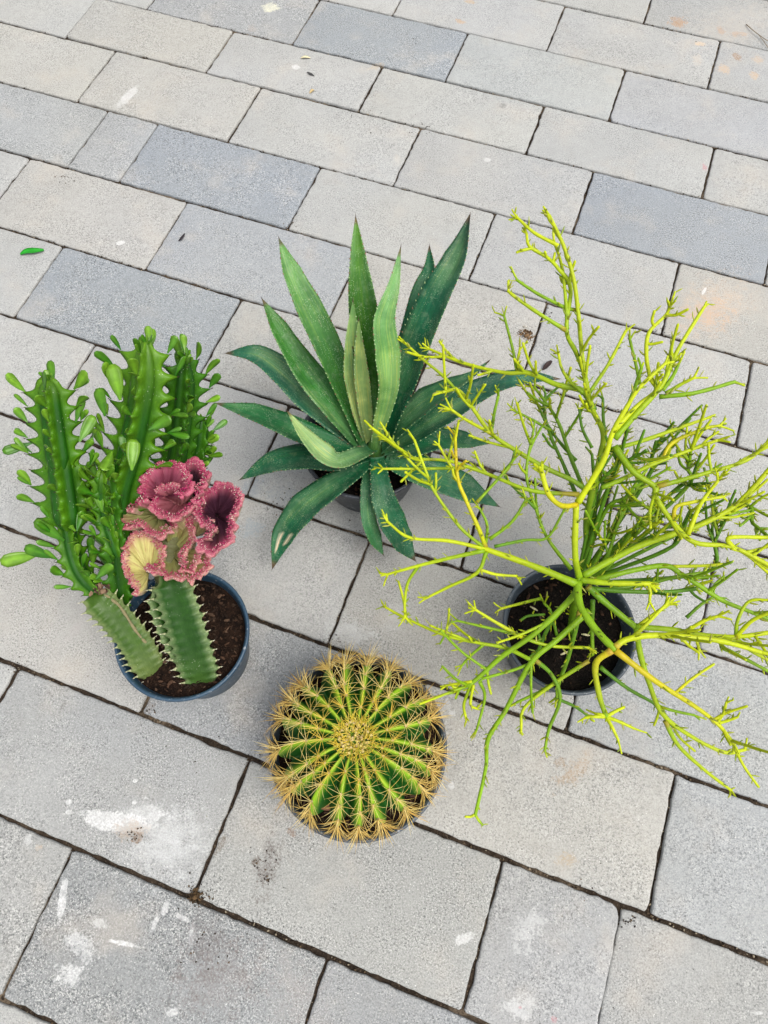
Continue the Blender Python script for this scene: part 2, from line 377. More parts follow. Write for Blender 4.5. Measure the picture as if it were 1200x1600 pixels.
# ------------------------------------------------------------------ the paving
gv = 60.0
ground = mesh_obj('ground', [(-gv, -gv, -.03), (gv, -gv, -.03), (gv, gv, -.03), (-gv, gv, -.03)], [(0, 1, 2, 3)], M_ground, smooth=False)
ground['kind'] = 'structure'
ROWV = {-3: 2.0098, -2: 1.8174, -1: 1.6218, 0: 1.4485, 1: 1.2463, 2: 1.0438, 3: .8344, 4: .6276, 5: .4189, 6: .2119, 7: .0005, 8: -.2101, 9: -.4175}
for k in range(-4, -8, -1): ROWV[k] = ROWV[k + 1] + .205
for k in range(10, 14): ROWV[k] = ROWV[k - 1] - .208
JU = {-3: [-.224, .186], -2: [-.846, -.432, -.019], -1: [-1.409, -1.008, -.598, -.177, .237], 0: [-1.26, -.853, -.436, -.014, .405],
      1: [-1.17, -1.033, -.613, -.191, .224], 2: [-1.266, -.857, -.435, -.017, .409], 3: [-1.056, -.627, -.21, .205],
      4: [-.862, -.430, -.012, .410], 5: [-.61, -.183, .234], 6: [-.431, -.008, .411], 7: [-.659, -.231, .189, .372], 8: [-.433, -.014]}
x0, x1, y1, y0 = -2.6, 1.9, ROWV[-7], ROWV[13]
bed = mesh_obj('pavement', [(x0, y0, -.0055), (x1, y0, -.0055), (x1, y1, -.0055), (x0, y1, -.0055)], [(0, 1, 2, 3)], M_joint, smooth=False)
bed['kind'] = 'structure'
LIGHT, BLUE, MID, WARM = (.415, .414, .405, .5), (.300, .325, .356, .8), (.348, .357, .366, .7), (.428, .416, .392, .6)
COLS = {(600, 60): BLUE, (395, 25): MID, (350, 270): BLUE, (80, 185): MID, (178, 225): MID, (390, 390): (.345, .362, .385, .6), (195, 460): BLUE, (1050, 345): BLUE,
        (250, 1450): (.295, .305, .312, 1.0), (480, 1290): (.335, .335, .332, .95), (310, 1095): (.325, .335, .345, .85), (180, 1200): (.355, .358, .352, .85), (600, 1420): (.36, .362, .355, .8),
        (40, 1420): (.36, .362, .36, .8), (30, 1080): (.35, .355, .36, .7), (560, 1580): (.34, .348, .355, .8), (850, 1520): (.375, .375, .375, .6), (1080, 1520): (.38, .38, .375, .6), (1140, 1350): (.375, .385, .39, .6),
        (1060, 1100): (.37, .378, .382, .6), (870, 1290): WARM, (100, 960): WARM, (470, 880): (.41, .405, .39, .5), (720, 1010): WARM, (50, 45): WARM, (230, 50): WARM, (80, 80): WARM, (270, 150): WARM, (140, 330): WARM,
        (690, 480): WARM, (770, 680): WARM, (1080, 480): WARM, (1100, 30): (.37, .37, .365, .5), (350, 640): (.40, .40, .395, .4), (780, 100): (.40, .41, .41, .4), (1100, 190): (.41, .415, .425, .35)}
COLW = [(U(*k, 0), v) for k, v in COLS.items()]
def paver(ua, ub, va, vb, seed):
    r = random.Random(seed)
    gx = .0014 + r.uniform(0, .0010); gy = .0021 + r.uniform(0, .0013)
    ua += .0002 if abs(ua - .372) < .002 else gx; ub -= .0002 if abs(ub - .372) < .002 else gx; va -= gy; vb += gy          # va top line, vb bottom line
    zt = r.uniform(-.0012, .0012); tx = r.uniform(-.003, .003); ty = r.uniform(-.004, .004)
    cx, cy = (ua + ub) / 2, (va + vb) / 2
    cr = .0032
    out = []
    def edge(p, q, n):
        for i in range(n): out.append((p[0] + (q[0] - p[0]) * i / n, p[1] + (q[1] - p[1]) * i / n))
    nx = max(8, int((ub - ua) / .011)); ny = 17
    corners = [(ua + cr, vb), (ub - cr, vb), (ub, vb + cr), (ub, va - cr), (ub - cr, va), (ua + cr, va), (ua, va - cr), (ua, vb + cr)]
    for i in range(0, 8, 2):
        edge(corners[i], corners[i + 1], nx if i % 4 == 0 else ny); edge(corners[i + 1], corners[(i + 2) % 8], 2)
    n = len(out); V = []; F = []
    chips = [(r.choice(out), r.uniform(.008, .022), r.uniform(.001, .0032)) for _ in range(r.choice([0, 1, 1, 2, 3]))]
    def ins(p, d, jit, z):
        dx, dy = p[0] - cx, p[1] - cy
        nzv = noise.noise(Vector((p[0] * 70, p[1] * 70, seed * 3.3))) * jit + noise.noise(Vector((p[0] * 260, p[1] * 260, seed))) * jit * .6
        dd = d + nzv
        for c, rad, dep in chips:
            q = math.hypot(p[0] - c[0], p[1] - c[1])
            if q < rad and d > .0001: dd += dep * (1 - q / rad)
        hx, hy = (ub - ua) / 2, (va - vb) / 2
        sx = max(-1, min(1, dx / hx)); sy = max(-1, min(1, dy / hy))
        wx = 1 if abs(sx) > 1 - cr * 1.2 / hx else 0; wy = 1 if abs(sy) > 1 - cr * 1.2 / hy else 0
        x = p[0] - (dd * math.copysign(1, sx) if wx else 0); y = p[1] - (dd * math.copysign(1, sy) if wy else 0)
        return (x, y, z + zt + (x - cx) * tx + (y - cy) * ty)
    rings = []
    for d, jit, z in ((0, .0016, -.05), (0.0002, .0020, -.0045), (.0007, .0022, -.0018), (.0019, .0024, -.0006), (.0046, .0020, 0.0)):
        s = len(V)
        for p in out: V.append(ins(p, d, jit, z))
        rings.append(s)
    for a, b in zip(rings, rings[1:]):
        for i in range(n):
            j = (i + 1) % n; F.append((a + i, a + j, b + j, b + i))
    F.append(tuple(rings[-1] + i for i in range(n)))
    o = mesh_obj('paver', V, F, paver_mat_for(ua, ub, va, vb), bed, True, origin=Vector((cx, cy, 0)))
    c = None; best = .14
    for w, v in COLW:
        if ua < w.x < ub and vb < w.y < va: c = v
    if c is None: c = LIGHT
    c = tuple(q * .90 for q in c[:3]) + (c[3],)
    j = r.uniform(-.012, .012)
    m_ = (c[0] + c[1] + c[2]) / 3; c = [m_ + (q - m_) * .9 for q in c[:3]] + [c[3]]      # worn: a little greyer than fresh concrete
    o.color = (c[0] + j, (c[1] + j) * 1.002, (c[2] + j) * .975 + r.uniform(-.003, .006), c[3])
    return o
sd = 0
for k in range(-7, 13):
    va, vb = ROWV[k], ROWV[k + 1]
    js = list(JU.get(k, []))
    if not js: js = [(-.014 if k % 2 == 0 else .19)]
    L = .418
    while js[0] > x0 + .25: js.insert(0, js[0] - L)
    while js[-1] < x1 - .25: js.append(js[-1] + L)
    for a, b in zip(js, js[1:]):
        sd += 1
        paver(a, b, va, vb, sd)

# crumbs of soil caught along the joints and scattered dirt
def crumbs():
    g = Geo(); r = random.Random(5)
    def crumb(x, y, z, s, dark):
        c = (.035, .025, .018) if dark < .55 else ((.11, .075, .045) if dark < .85 else (.30, .25, .18))
        a = r.uniform(0, PI); ca, sa = math.cos(a), math.sin(a)
        g.blob(Vector((x, y, z)), (Vector((ca, sa, 0)) * s, Vector((-sa, ca, 0)) * s * .7, Vector((0, 0, s * .55))), c, r.random() * 50, .5, lo=s < .0016)
    for k in range(-3, 10):                      # long joints
        v = ROWV[k]
        for i in range(520):
            u = r.uniform(-1.5, .75)
            if noise.noise(Vector((u * 7, v * 3, 2))) > -.12:
                crumb(u, v + r.gauss(0, .0022), -.0045 + r.uniform(-.001, .003), r.uniform(.0007, .0023), r.random())
    for k, js in JU.items():
        for u in js:
            for i in range(70):
                v = r.uniform(ROWV[k + 1], ROWV[k])
                crumb(u + r.gauss(0, .0018), v, -.0055 + r.uniform(-.002, .003), r.uniform(.0006, .0018), r.random())
    spots = [(562, 176, 16, 40), (655, 203, 12, 30), (102, 280, 8, 16), (304, 1400, 17, 90), (452, 352, 9, 22), (240, 196, 8, 26), (402, 1345, 14, 20), (420, 1372, 9, 14), (320, 1480, 34, 40), (850, 490, 7, 15), (512, 1003, 9, 20), (1025, 1240, 60, 14), (850, 1365, 60, 40), (560, 840, 14, 46),
             (440, 788, 13, 40), (855, 572, 8, 10), (870, 598, 8, 12), (1035, 517, 9, 24), (210, 1305, 10, 30), (980, 1440, 8, 26), (230, 1110, 8, 24), (27, 1043, 10, 26), (390, 1188, 8, 20), (640, 60, 8, 8), (735, 1165, 70, 22), (900, 1210, 26, 26), (320, 1120, 80, 18), (1120, 60, 60, 22)]
    for px, py, sp, n in spots:
        for i in range(n):
            q = U(px + r.gauss(0, sp), py + r.gauss(0, sp * .7), 0); s = r.uniform(.0005, .0019)
            crumb(q.x, q.y, s * .3, s, r.random() * .8)
    for i in range(330):                         # stray grit everywhere
        q = U(r.uniform(-40, 1240), r.uniform(-20, 1620), 0); s = r.uniform(.0004, .0012)
        crumb(q.x, q.y, s * .3, s, r.random())
    o = g.build('soil_crumbs', M_bit, None); o['kind'] = 'stuff'
crumbs()

# ------------------------------------------------------------------ pots
def make_pot(root, c, zr, R, mat, base_ratio=.74, soil_drop=.022, mat_in=None, seed=1, soilmat=None, chips=430):
    """nursery pot: lathe profile with rolled rim; c = centre on the ground, zr rim height, R outer rim radius"""
    Rb = R * base_ratio
    prof = [(0, .002), (Rb * .93, .002), (Rb, .007), (Rb + (R * .93 - Rb) * .5, zr * .45), (R * .925, zr - .022), (R * .94, zr - .019), (R * .955, zr - .018), (R * .985, zr - .0045), (R * .99, zr - .0015), (R * .975, zr), (R * .955, zr - .0015), (R * .945, zr - .006), (R * .925, zr - .012), (R * .90, zr - .03), (Rb * .97, .012), (0, .012)]
    n = 72; V = []; F = []
    for r, z in prof:
        for k in range(n):
            a = 2 * PI * k / n
            wob = 1 + .006 * math.sin(2 * a + seed) * (z / zr)
            V.append(Vector((c.x + r * wob * math.cos(a), c.y + r * wob * math.sin(a), z)))
    for i in range(len(prof) - 1):
        for k in range(n):
            k2 = (k + 1) % n; F.append((i * n + k, i * n + k2, (i + 1) * n + k2, (i + 1) * n + k))
    pot = mesh_obj('pot', V, F, mat, root, True, origin=Vector((c.x, c.y, 0)))
    rim = Geo(); path = []                     # the raised bead round the mouth
    for k in range(n):
        a = 2 * PI * k / n; path.append((a, R * (1 + .006 * math.sin(2 * a + seed))))
    for a, r in path:
        for j in range(8):
            b = 2 * PI * j / 8
            rr = r * .985 + .0028 * math.cos(b)
            rim.v.append(Vector((c.x + rr * math.cos(a), c.y + rr * math.sin(a), zr - .002 + .0028 * math.sin(b)))); rim.c.append((1, 1, 1)); rim.u.append((0, 0, 0))
    for k in range(n):
        for j in range(8):
            rim.f.append((k * 8 + j, ((k + 1) % n) * 8 + j, ((k + 1) % n) * 8 + (j + 1) % 8, k * 8 + (j + 1) % 8)); rim.fm.append(0)
    rim.build('rim', mat, pot, origin=Vector((c.x, c.y, zr)))
    # soil
    zs = zr - soil_drop; Rs = R * .915
    V = [Vector((c.x, c.y, zs + .006))]; F = []; nr = 14; na = 48
    for i in range(1, nr + 1):
        for k in range(na):
            a = 2 * PI * k / na; r = Rs * i / nr
            x, y = c.x + r * math.cos(a), c.y + r * math.sin(a)
            h = .006 * (1 - (i / nr) ** 2) + noise.noise(Vector((x * 45, y * 45, seed))) * .005 + noise.noise(Vector((x * 160, y * 160, seed))) * .0025
            V.append(Vector((x, y, zs + h)))
    for k in range(na): F.append((0, 1 + k, 1 + (k + 1) % na))
    for i in range(nr - 1):
        for k in range(na):
            k2 = (k + 1) % na; a = 1 + i * na; b = a + na; F.append((a + k, b + k, b + k2, a + k2))
    soil = mesh_obj('soil', V, F, soilmat or M_soil, root, True, origin=Vector((c.x, c.y, zs)))
    g = Geo(); r = random.Random(seed * 17)
    for i in range(chips):
        a = r.uniform(0, 2 * PI); q = Rs * .97 * math.sqrt(r.random()); x, y = c.x + q * math.cos(a), c.y + q * math.sin(a)
        z = zs + .006 * (1 - (q / Rs) ** 2) + noise.noise(Vector((x * 45, y * 45, seed))) * .005 + .001
        L = r.uniform(.0012, .0055) * (2.0 if r.random() < .08 else 1); w = r.uniform(.0009, .0032)
        t = r.uniform(0, PI); d = Vector((math.cos(t), math.sin(t), r.uniform(-.4, .4))).normalized(); s = d.orthogonal().normalized(); u = d.cross(s)
        col = r.choice([(.022, .013, .009), (.04, .022, .014), (.022, .013, .009), (.05, .026, .016), (.075, .04, .025), (.03, .018, .012), (.10, .06, .04)])
        g.blob(Vector((x, y, z)), (d * L, s * w, u * w * .8), col, r.random() * 90, .4, lo=L < .004)
    ch = g.build('bark_chips', M_chip, soil, smooth=False); ch['kind'] = 'stuff'
    return pot, zs
def pot_at(px, py, zr, rpx):
    c = U(px, py, zr); return Vector((c.x, c.y, 0)), pxsize(c) * rpx

# ------------------------------------------------------------------ barrel cactus (front)
def barrel():
    zr = .118; c, R = pot_at(559, 1163, zr, 139)
    root = thing('potted_barrel_cactus', 'round barrel cactus with straw yellow spines filling its pot, nearest the viewer', 'cactus', c)
    pot, zs = make_pot(root, c, zr, R, M_pot_slate, .80, .020, seed=3)
    Rb = R * .865; z0 = zr - .035; H1 = .128; cz = z0 + .058; Hb = .084    # body centre and half-height above the widest line
    NR = 21
    WOB = [rnd.uniform(-.06, .06) for _ in range(NR)]
    def body_pt(th, phi, sharp=True):
        """phi 0 = apex, pi/2 = widest"""
        x_ = (th % (2 * PI)) / (2 * PI) * NR; i_ = int(x_ + .5) % NR
        th = th + (WOB[i_] + .05 * math.sin(phi * 2.3 + i_ * 1.9)) * math.cos(PI * (x_ - round(x_))) ** 2 * .9       # ribs are not perfectly regular
        sp, cp = math.sin(phi), math.cos(phi)
        NRth = x_ * 2 * PI
        rib = abs(math.cos(NRth / 2)) ** 1.5 if sharp else 1
        dep = (.31 if phi < 1.0 else .31 - .15 * min(1, (phi - 1.0) / .5)) * min(1, sp * 2.2)
        rr = Rb * (sp ** .82 if sp > 0 else 0) * (1 - dep * (1 - rib)); hz = (Hb if cp > 0 else .060) * (abs(cp) ** .9) * math.copysign(1, cp)
        dip = -.012 * math.exp(-(phi / .22) ** 2)
        return Vector((c.x + rr * math.cos(th), c.y + rr * math.sin(th), cz + hz + dip - .015 * (1 - rib) * min(1, sp * 2) * max(0, cp)))
    V, F, Cc = [], [], []
    na, npi = NR * 12, 34
    for i in range(npi + 1):
        phi = .02 + (PI * .80 - .02) * i / npi
        for k in range(na):
            th = 2 * PI * k / na
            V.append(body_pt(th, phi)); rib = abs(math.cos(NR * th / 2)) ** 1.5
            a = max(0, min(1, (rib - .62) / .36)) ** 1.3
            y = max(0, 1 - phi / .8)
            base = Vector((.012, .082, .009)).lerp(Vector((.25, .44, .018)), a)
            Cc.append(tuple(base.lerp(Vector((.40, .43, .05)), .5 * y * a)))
    for i in range(npi):
        for k in range(na):
            k2 = (k + 1) % na; F.append((i * na + k, (i + 1) * na + k, (i + 1) * na + k2, i * na + k2))
    F.append(tuple(range(na)))
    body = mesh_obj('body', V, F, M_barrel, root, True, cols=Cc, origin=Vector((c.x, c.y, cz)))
    # spine clusters: a few meshes, shared between the areoles of the same tier
    def cluster_mesh(kind, seed):
        g = Geo(); r = random.Random(seed)
        young, old = kind == 0, kind == 2
        pal = [[(.80, .60, .09), (.84, .66, .14), (.74, .52, .08)], [(.80, .62, .20), (.84, .70, .30), (.74, .54, .14)], [(.76, .54, .15), (.82, .64, .24), (.64, .40, .10)]][kind]
        L0 = (.023, .029, .031)[kind]
        g.blob(Vector((0, 0, .0007)), (Vector((.0026, 0, 0)), Vector((0, .0020, 0)), Vector((0, 0, .0016))), (.52, .44, .22), seed, .4, 0)
        nr = 10 if not old else 13
        for i in range(nr):                     # radial spines, +X is down the rib, +Z out of the skin
            a = 2 * PI * (i + r.uniform(-.25, .25)) / nr
            up = r.uniform(.30, .75)
            d = Vector((math.cos(a), math.sin(a), up)).normalized() * L0 * r.uniform(.75, 1.15)
            g.cone(Vector((0, 0, .0008)), d, .00036 + .00008 * (kind == 2), 4, r.choice(pal), Vector((0, 0, .0016)))
        for i in range(3):                      # centrals
            a = r.uniform(-1.3, 1.3) + (0 if i else 0)
            d = Vector((math.cos(a) * .75, math.sin(a) * .55, r.uniform(.5, 1.0))).normalized() * L0 * r.uniform(1.0, 1.4)
            g.cone(Vector((0, 0, .0008)), d, .00048 + .0001 * (kind == 2), 4, r.choice(pal), Vector((0, 0, .0015)))
        me_o = g.build('spine_cluster', M_spine, None); me = me_o.data; bpy.data.objects.remove(me_o)
        return me
    meshes = [[cluster_mesh(k, k * 10 + j) for j in range(5)] for k in range(3)]
    tiers = [(.36, 0), (.60, 1), (.86, 1), (1.12, 2), (1.34, 2), (1.56, 2)]
    for k in range(NR):
        th = 2 * PI * k / NR
        for ti, (phi, kind) in enumerate(tiers):
            ph = phi + rnd.uniform(-.06, .06) + (.06 if k % 2 else -.03)
            p = body_pt(th, ph, False); q = body_pt(th, ph + .03, False); s = body_pt(th + .02, ph, False)
            t = (q - p).normalized(); b = (s - p).normalized(); nrm = t.cross(b).normalized()
            if nrm.dot(p - Vector((c.x, c.y, cz))) < 0: nrm = -nrm
            b = nrm.cross(t)
            o = bpy.data.objects.new('spine_cluster', rnd.choice(meshes[kind])); COL.objects.link(o); o.parent = body
            M = Matrix((t, b, nrm)).transposed().to_4x4(); sc = rnd.uniform(.9, 1.12)
            o.matrix_local = Matrix.Translation(p - Vector((c.x, c.y, cz))) @ M @ Matrix.Rotation(rnd.uniform(-.25, .25), 4, 'Z') @ Matrix.Scale(sc, 4)
    # woolly crown
    g = Geo(); r = random.Random(4); top = body_pt(0, 0.02, False)
    for i in range(120):
        q = .022 * math.sqrt(r.random()); a = r.uniform(0, 2 * PI)
        z = cz + Hb - .010 + .006 * (q / .027) ** 2 + r.uniform(-.001, .003)
        s = r.uniform(.0012, .0028)
        g.blob(Vector((c.x + q * math.cos(a), c.y + q * math.sin(a), z)), (Vector((s, 0, 0)), Vector((0, s, 0)), Vector((0, 0, s))), r.choice([(.70, .58, .28), (.76, .64, .26), (.58, .44, .20), (.78, .66, .22)]), i, .5, 0, True)
    for i in range(430):
        q = .028 * math.sqrt(r.uniform(.02, 1)); a = r.uniform(0, 2 * PI)
        p = Vector((c.x + q * math.cos(a), c.y + q * math.sin(a), cz + Hb - .010 + .005 * (q / .027) ** 2))
        b = a + r.gauss(0, 1.0); d = Vector((math.cos(b), math.sin(b), r.uniform(.5, 1.6))).normalized() * r.uniform(.008, .018)
        g.cone(p, d, .00048, 4, r.choice([(.84, .68, .07), (.80, .60, .06), (.86, .74, .16), (.70, .52, .09)]), rvec(.001))
    w = g.build('woolly_crown', M_spine, root); w['kind'] = 'stuff'
    # dry brown leaf lodged among the lower spines
    p = U(509, 1256, cz + .02); g = Geo(); n = 8
    a = U(488, 1255, cz + .018); b = U(524, 1258, cz + .022)
    return root
barrel()

# ------------------------------------------------------------------ agave (middle, back)
def agave():
    zr = .137; c, R = pot_at(573, 684, zr, 104)
    root = thing('potted_agave', 'agave with a rosette of broad dark green toothed leaves in a black pot', 'agave', c)
    make_pot(root, c, zr, R, M_pot_dark, .74, .028, seed=5, soilmat=M_soil_shaded, chips=200)
    k = 560 / 1200.0
    def q(x, y): return 320 + x * k, 320 + y * k
    DK, MD, LT, YG = (.006, .098, .036), (.014, .125, .030), (.080, .230, .040), (.20, .36, .08)
    base_z = .150
    # (points x, y, z in the close view; widths in its pixels; base colour, tip colour, channel depth, twist)
    Lf = [
        ([(567, 800, .150), (567, 700, .215), (560, 560, .285), (540, 400, .350), (522, 260, .395), (512, 150, .425), (505, 40, .450)], [62, 84, 102, 104, 80, 46, 3], (.022, .120, .008), (.055, .180, .008), .34, 0),
        ([(590, 800, .150), (625, 700, .200), (672, 580, .255), (718, 450, .305), (780, 300, .355), (846, 170, .390), (888, 32, .415)], [70, 86, 104, 110, 98, 74, 3], DK, (.008, .078, .040), .30, 0),
        ([(596, 790, .150), (640, 640, .195), (690, 460, .255), (722, 300, .300), (752, 215, .315), (752, 138, .325)], [50, 70, 80, 60, 40, 3], DK, DK, .3, 0),
        ([(545, 800, .150), (500, 690, .200), (450, 570, .250), (398, 450, .295), (340, 330, .335), (288, 220, .365), (248, 112, .39)], [58, 72, 84, 92, 88, 62, 3], (.016, .120, .020), LT, .26, 0),
        ([(530, 798, .150), (445, 690, .195), (370, 600, .225), (305, 510, .255), (245, 410, .285), (192, 315, .31)], [66, 96, 96, 82, 58, 3], (.012, .110, .018), (.032, .150, .012), .26, 0),
        ([(530, 802, .150), (430, 715, .175), (340, 640, .195), (260, 560, .21), (170, 500, .215), (70, 497, .20)], [62, 92, 102, 94, 62, 3], (.010, .090, .040), (.014, .105, .055), .2, 0),
        ([(545, 822, .150), (450, 808, .168), (350, 775, .182), (250, 732, .19), (150, 693, .19), (36, 664, .18)], [48, 62, 78, 78, 60, 3], DK, MD, .22, 0),
        ([(545, 838, .148), (440, 862, .152), (330, 848, .150), (220, 866, .138), (118, 920, .115)], [48, 66, 92, 72, 3], DK, (.012, .090, .040), .2, 0),
        ([(555, 848, .148), (500, 895, .150), (420, 950, .145), (330, 1020, .128), (262, 1110, .10), (226, 1218, .062)], [46, 62, 84, 98, 78, 3], DK, (.010, .095, .045), .22, 0),
        ([(555, 865, .145), (545, 950, .138), (548, 1050, .115), (570, 1120, .090), (598, 1172, .07)], [34, 46, 52, 48, 3], DK, (.05, .20, .07), .2, 0),
        ([(577, 845, .150), (585, 910, .156), (598, 985, .146), (625, 1060, .122), (662, 1130, .095), (705, 1192, .07)], [48, 62, 82, 92, 78, 3], DK, (.012, .100, .045), .2, 0),
        ([(605, 850, .148), (690, 880, .150), (780, 915, .142), (880, 955, .122), (985, 1010, .092)], [50, 92, 108, 92, 3], DK, (.03, .15, .07), .18, 0),
        ([(615, 830, .146), (700, 810, .15), (790, 785, .152), (880, 790, .14), (950, 800, .12)], [50, 76, 80, 56, 3], DK, DK, .2, 0),
        ([(600, 815, .152), (700, 758, .185), (800, 695, .205), (900, 635, .215), (1000, 592, .215), (1090, 578, .205), (1188, 583, .185)], [56, 92, 100, 84, 66, 46, 3], DK, (.012, .09, .058), .22, 0),
        ([(592, 812, .155), (660, 742, .200), (740, 672, .235), (830, 612, .26), (900, 568, .27), (952, 522, .275)], [46, 86, 88, 50, 22, 3], (.03, .14, .05), (.05, .18, .08), .30, .25),
        ([(560, 818, .155), (520, 832, .185), (450, 858, .215), (390, 828, .232), (330, 765, .242), (276, 690, .245)], [40, 54, 58, 66, 44, 3], (.03, .14, .06), (.27, .42, .15), .22, .3),
        ([(572, 805, .155), (582, 750, .215), (612, 620, .300), (608, 500, .360), (598, 390, .398), (632, 270, .425), (656, 142, .445)], [26, 40, 68, 88, 74, 40, 3], (.22, .40, .10), (.10, .27, .08), .30, -.35),
        ([(545, 795, .150), (525, 690, .215), (506, 560, .285), (496, 450, .335), (496, 320, .385)], [26, 64, 84, 52, 3], (.42, .54, .19), (.22, .40, .12), .42, 0),
        ([(550, 795, .152), (538, 690, .222), (526, 580, .290), (518, 480, .335), (515, 384, .37)], [22, 46, 52, 34, 3], (.48, .58, .20), (.36, .50, .15), .50, 0),
    ]
    for li, (pts, ws, cb, ct, chan, tw) in enumerate(Lf):
        path = catmull([U(*q(x, y), z + .012) for x, y, z in pts], 7)
        n = len(path); m = 9; V, Cc, UV, F, FM = [], [], [], [], []
        T = [f[0] for f in frames(path)]
        rad = (path[-1] - path[0]); rad.z = 0; rad = rad.normalized()
        nice = Vector((c.x, c.y, .32))
        top, bot = [], []
        rr = random.Random(li)
        for i in range(n):
            t = i / (n - 1); p = path[i]
            inward = (nice - p).normalized() if li < 16 else (CAMP - p).normalized()
            ref = inward.lerp(Vector((0, 0, 1)), .35)
            up = (ref - T[i] * ref.dot(T[i])).normalized(); side = T[i].cross(up).normalized()
            a = tw * math.sin(t * PI) * 1.2
            side, up = side * math.cos(a) + up * math.sin(a), up * math.cos(a) - side * math.sin(a)
            e = .004; proj = (PX(p + side * e) - PX(p)).length / (e / pxsize(p))
            fs = max(.5, min(1, proj))
            w = lerp_list(ws, t) * k * pxsize(p) / fs * .5
            w = max(w, .0004)
            wob = 1 + .05 * noise.noise(Vector((t * 6, li * 4.4, 0)))
            ch = chan * w
            thick = .0012 + .0055 * (1 - t) ** 1.3
            for s in range(m):
                u = -1 + 2 * s / (m - 1)
                lift = ch * (abs(u) ** 1.7) * 1.25 + .04 * w * noise.noise(Vector((t * 9 + 5 * (u > 0), li, u * 2)))
                V.append(p + side * (u * w * wob) + up * (lift - ch * .3)); UV.append((t, u * .5, li * 3.7))
                mid = max(0, 1 - abs(u) * 1.5)
                patch = max(0, noise.noise(Vector((t * 3.2, u * .8, li * 7.1)))) * 1.6
                cc = Vector(cb).lerp(Vector(ct), t)
                cc = cc.lerp(Vector((.15, .31, .12)), min(.8, 1.25 * patch * (.62 if li in (0, 1, 3, 4, 5, 13, 14) else .3)) * (1 - abs(u) * .5))
                cc = cc * (1 + .35 * mid * (1 - t)) 
                if li == 8 and ((abs(t - .845) < .05 and abs(u - .30) < .16) or (abs(t - .80) < .03 and abs(u + .45) < .14)): cc = Vector((.55, .50, .38))
                if t > .965: cc = cc.lerp(Vector((.10, .05, .03)), .8)
                Cc.append(tuple(cc))
            for s in range(m):
                u = -1 + 2 * s / (m - 1)
                v = V[-m]                                   # walks along the ring just made
                V.append(V[i * 2 * m + s] - up * thick * (1.0 - abs(u) ** 3 * .85)); UV.append((t, u * .5, li * 3.7 + 1))
                Cc.append(tuple(Vector(Cc[i * 2 * m + s]) * .95))
        for i in range(n - 1):
            a, b = i * 2 * m, (i + 1) * 2 * m
            for s in range(m - 1):
                F.append((a + s, a + s + 1, b + s + 1, b + s)); F.append((a + m + s + 1, a + m + s, b + m + s, b + m + s + 1)); FM += [0, 0]
            F.append((a, b, b + m, a + m)); F.append((b + m - 1, a + m - 1, a + 2 * m - 1, b + 2 * m - 1)); FM += [0, 0]
        F.append(tuple(range(m)) + tuple(range(2 * m - 1, m - 1, -1))); FM.append(0)
        g = Geo(); g.v, g.f, g.c, g.u, g.fm = V, F, Cc, UV, FM
        # marginal teeth
        Ltot = sum((path[i + 1] - path[i]).length for i in range(n - 1)); nt = int(Ltot / .0085)
        for sgn in (0, m - 1):
            for j in range(2, nt):
                t = (j + rr.uniform(-.2, .2)) / nt
                if t > .93: continue
                x = t * (n - 1); i = int(x); f = x - i
                A = V[i * 2 * m + sgn].lerp(V[(i + 1) * 2 * m + sgn], f); B = V[i * 2 * m + (1 if sgn == 0 else m - 2)]
                o = (A - B).normalized(); d = (o + T[i] * .5).normalized() * rr.uniform(.0022, .0036)
                g.cone(A - o * .0008, d, .0012, 4, (.30, .42, .20) if rr.random() < .7 else (.22, .13, .07), m=1)
        g.cone(path[-1] - T[-1] * .002, T[-1] * .008, .0008, 5, (.06, .03, .02), m=1)
        g.build('leaf', [M_agave, M_tooth], root, origin=path[0].copy())
    g = Geo(); h = U(*q(568, 822), .150)                        # the short heart the leaves spring from
    g.tube([h - Vector((0, 0, .035)), h - Vector((0, 0, .01)), h + Vector((0, 0, .012)), h + Vector((0, .004, .03))], lambda t: .021 - .013 * t, 12, (.10, .22, .05))
    g.build('leaf_heart', M_agave, root, origin=h)
    return root
agave()

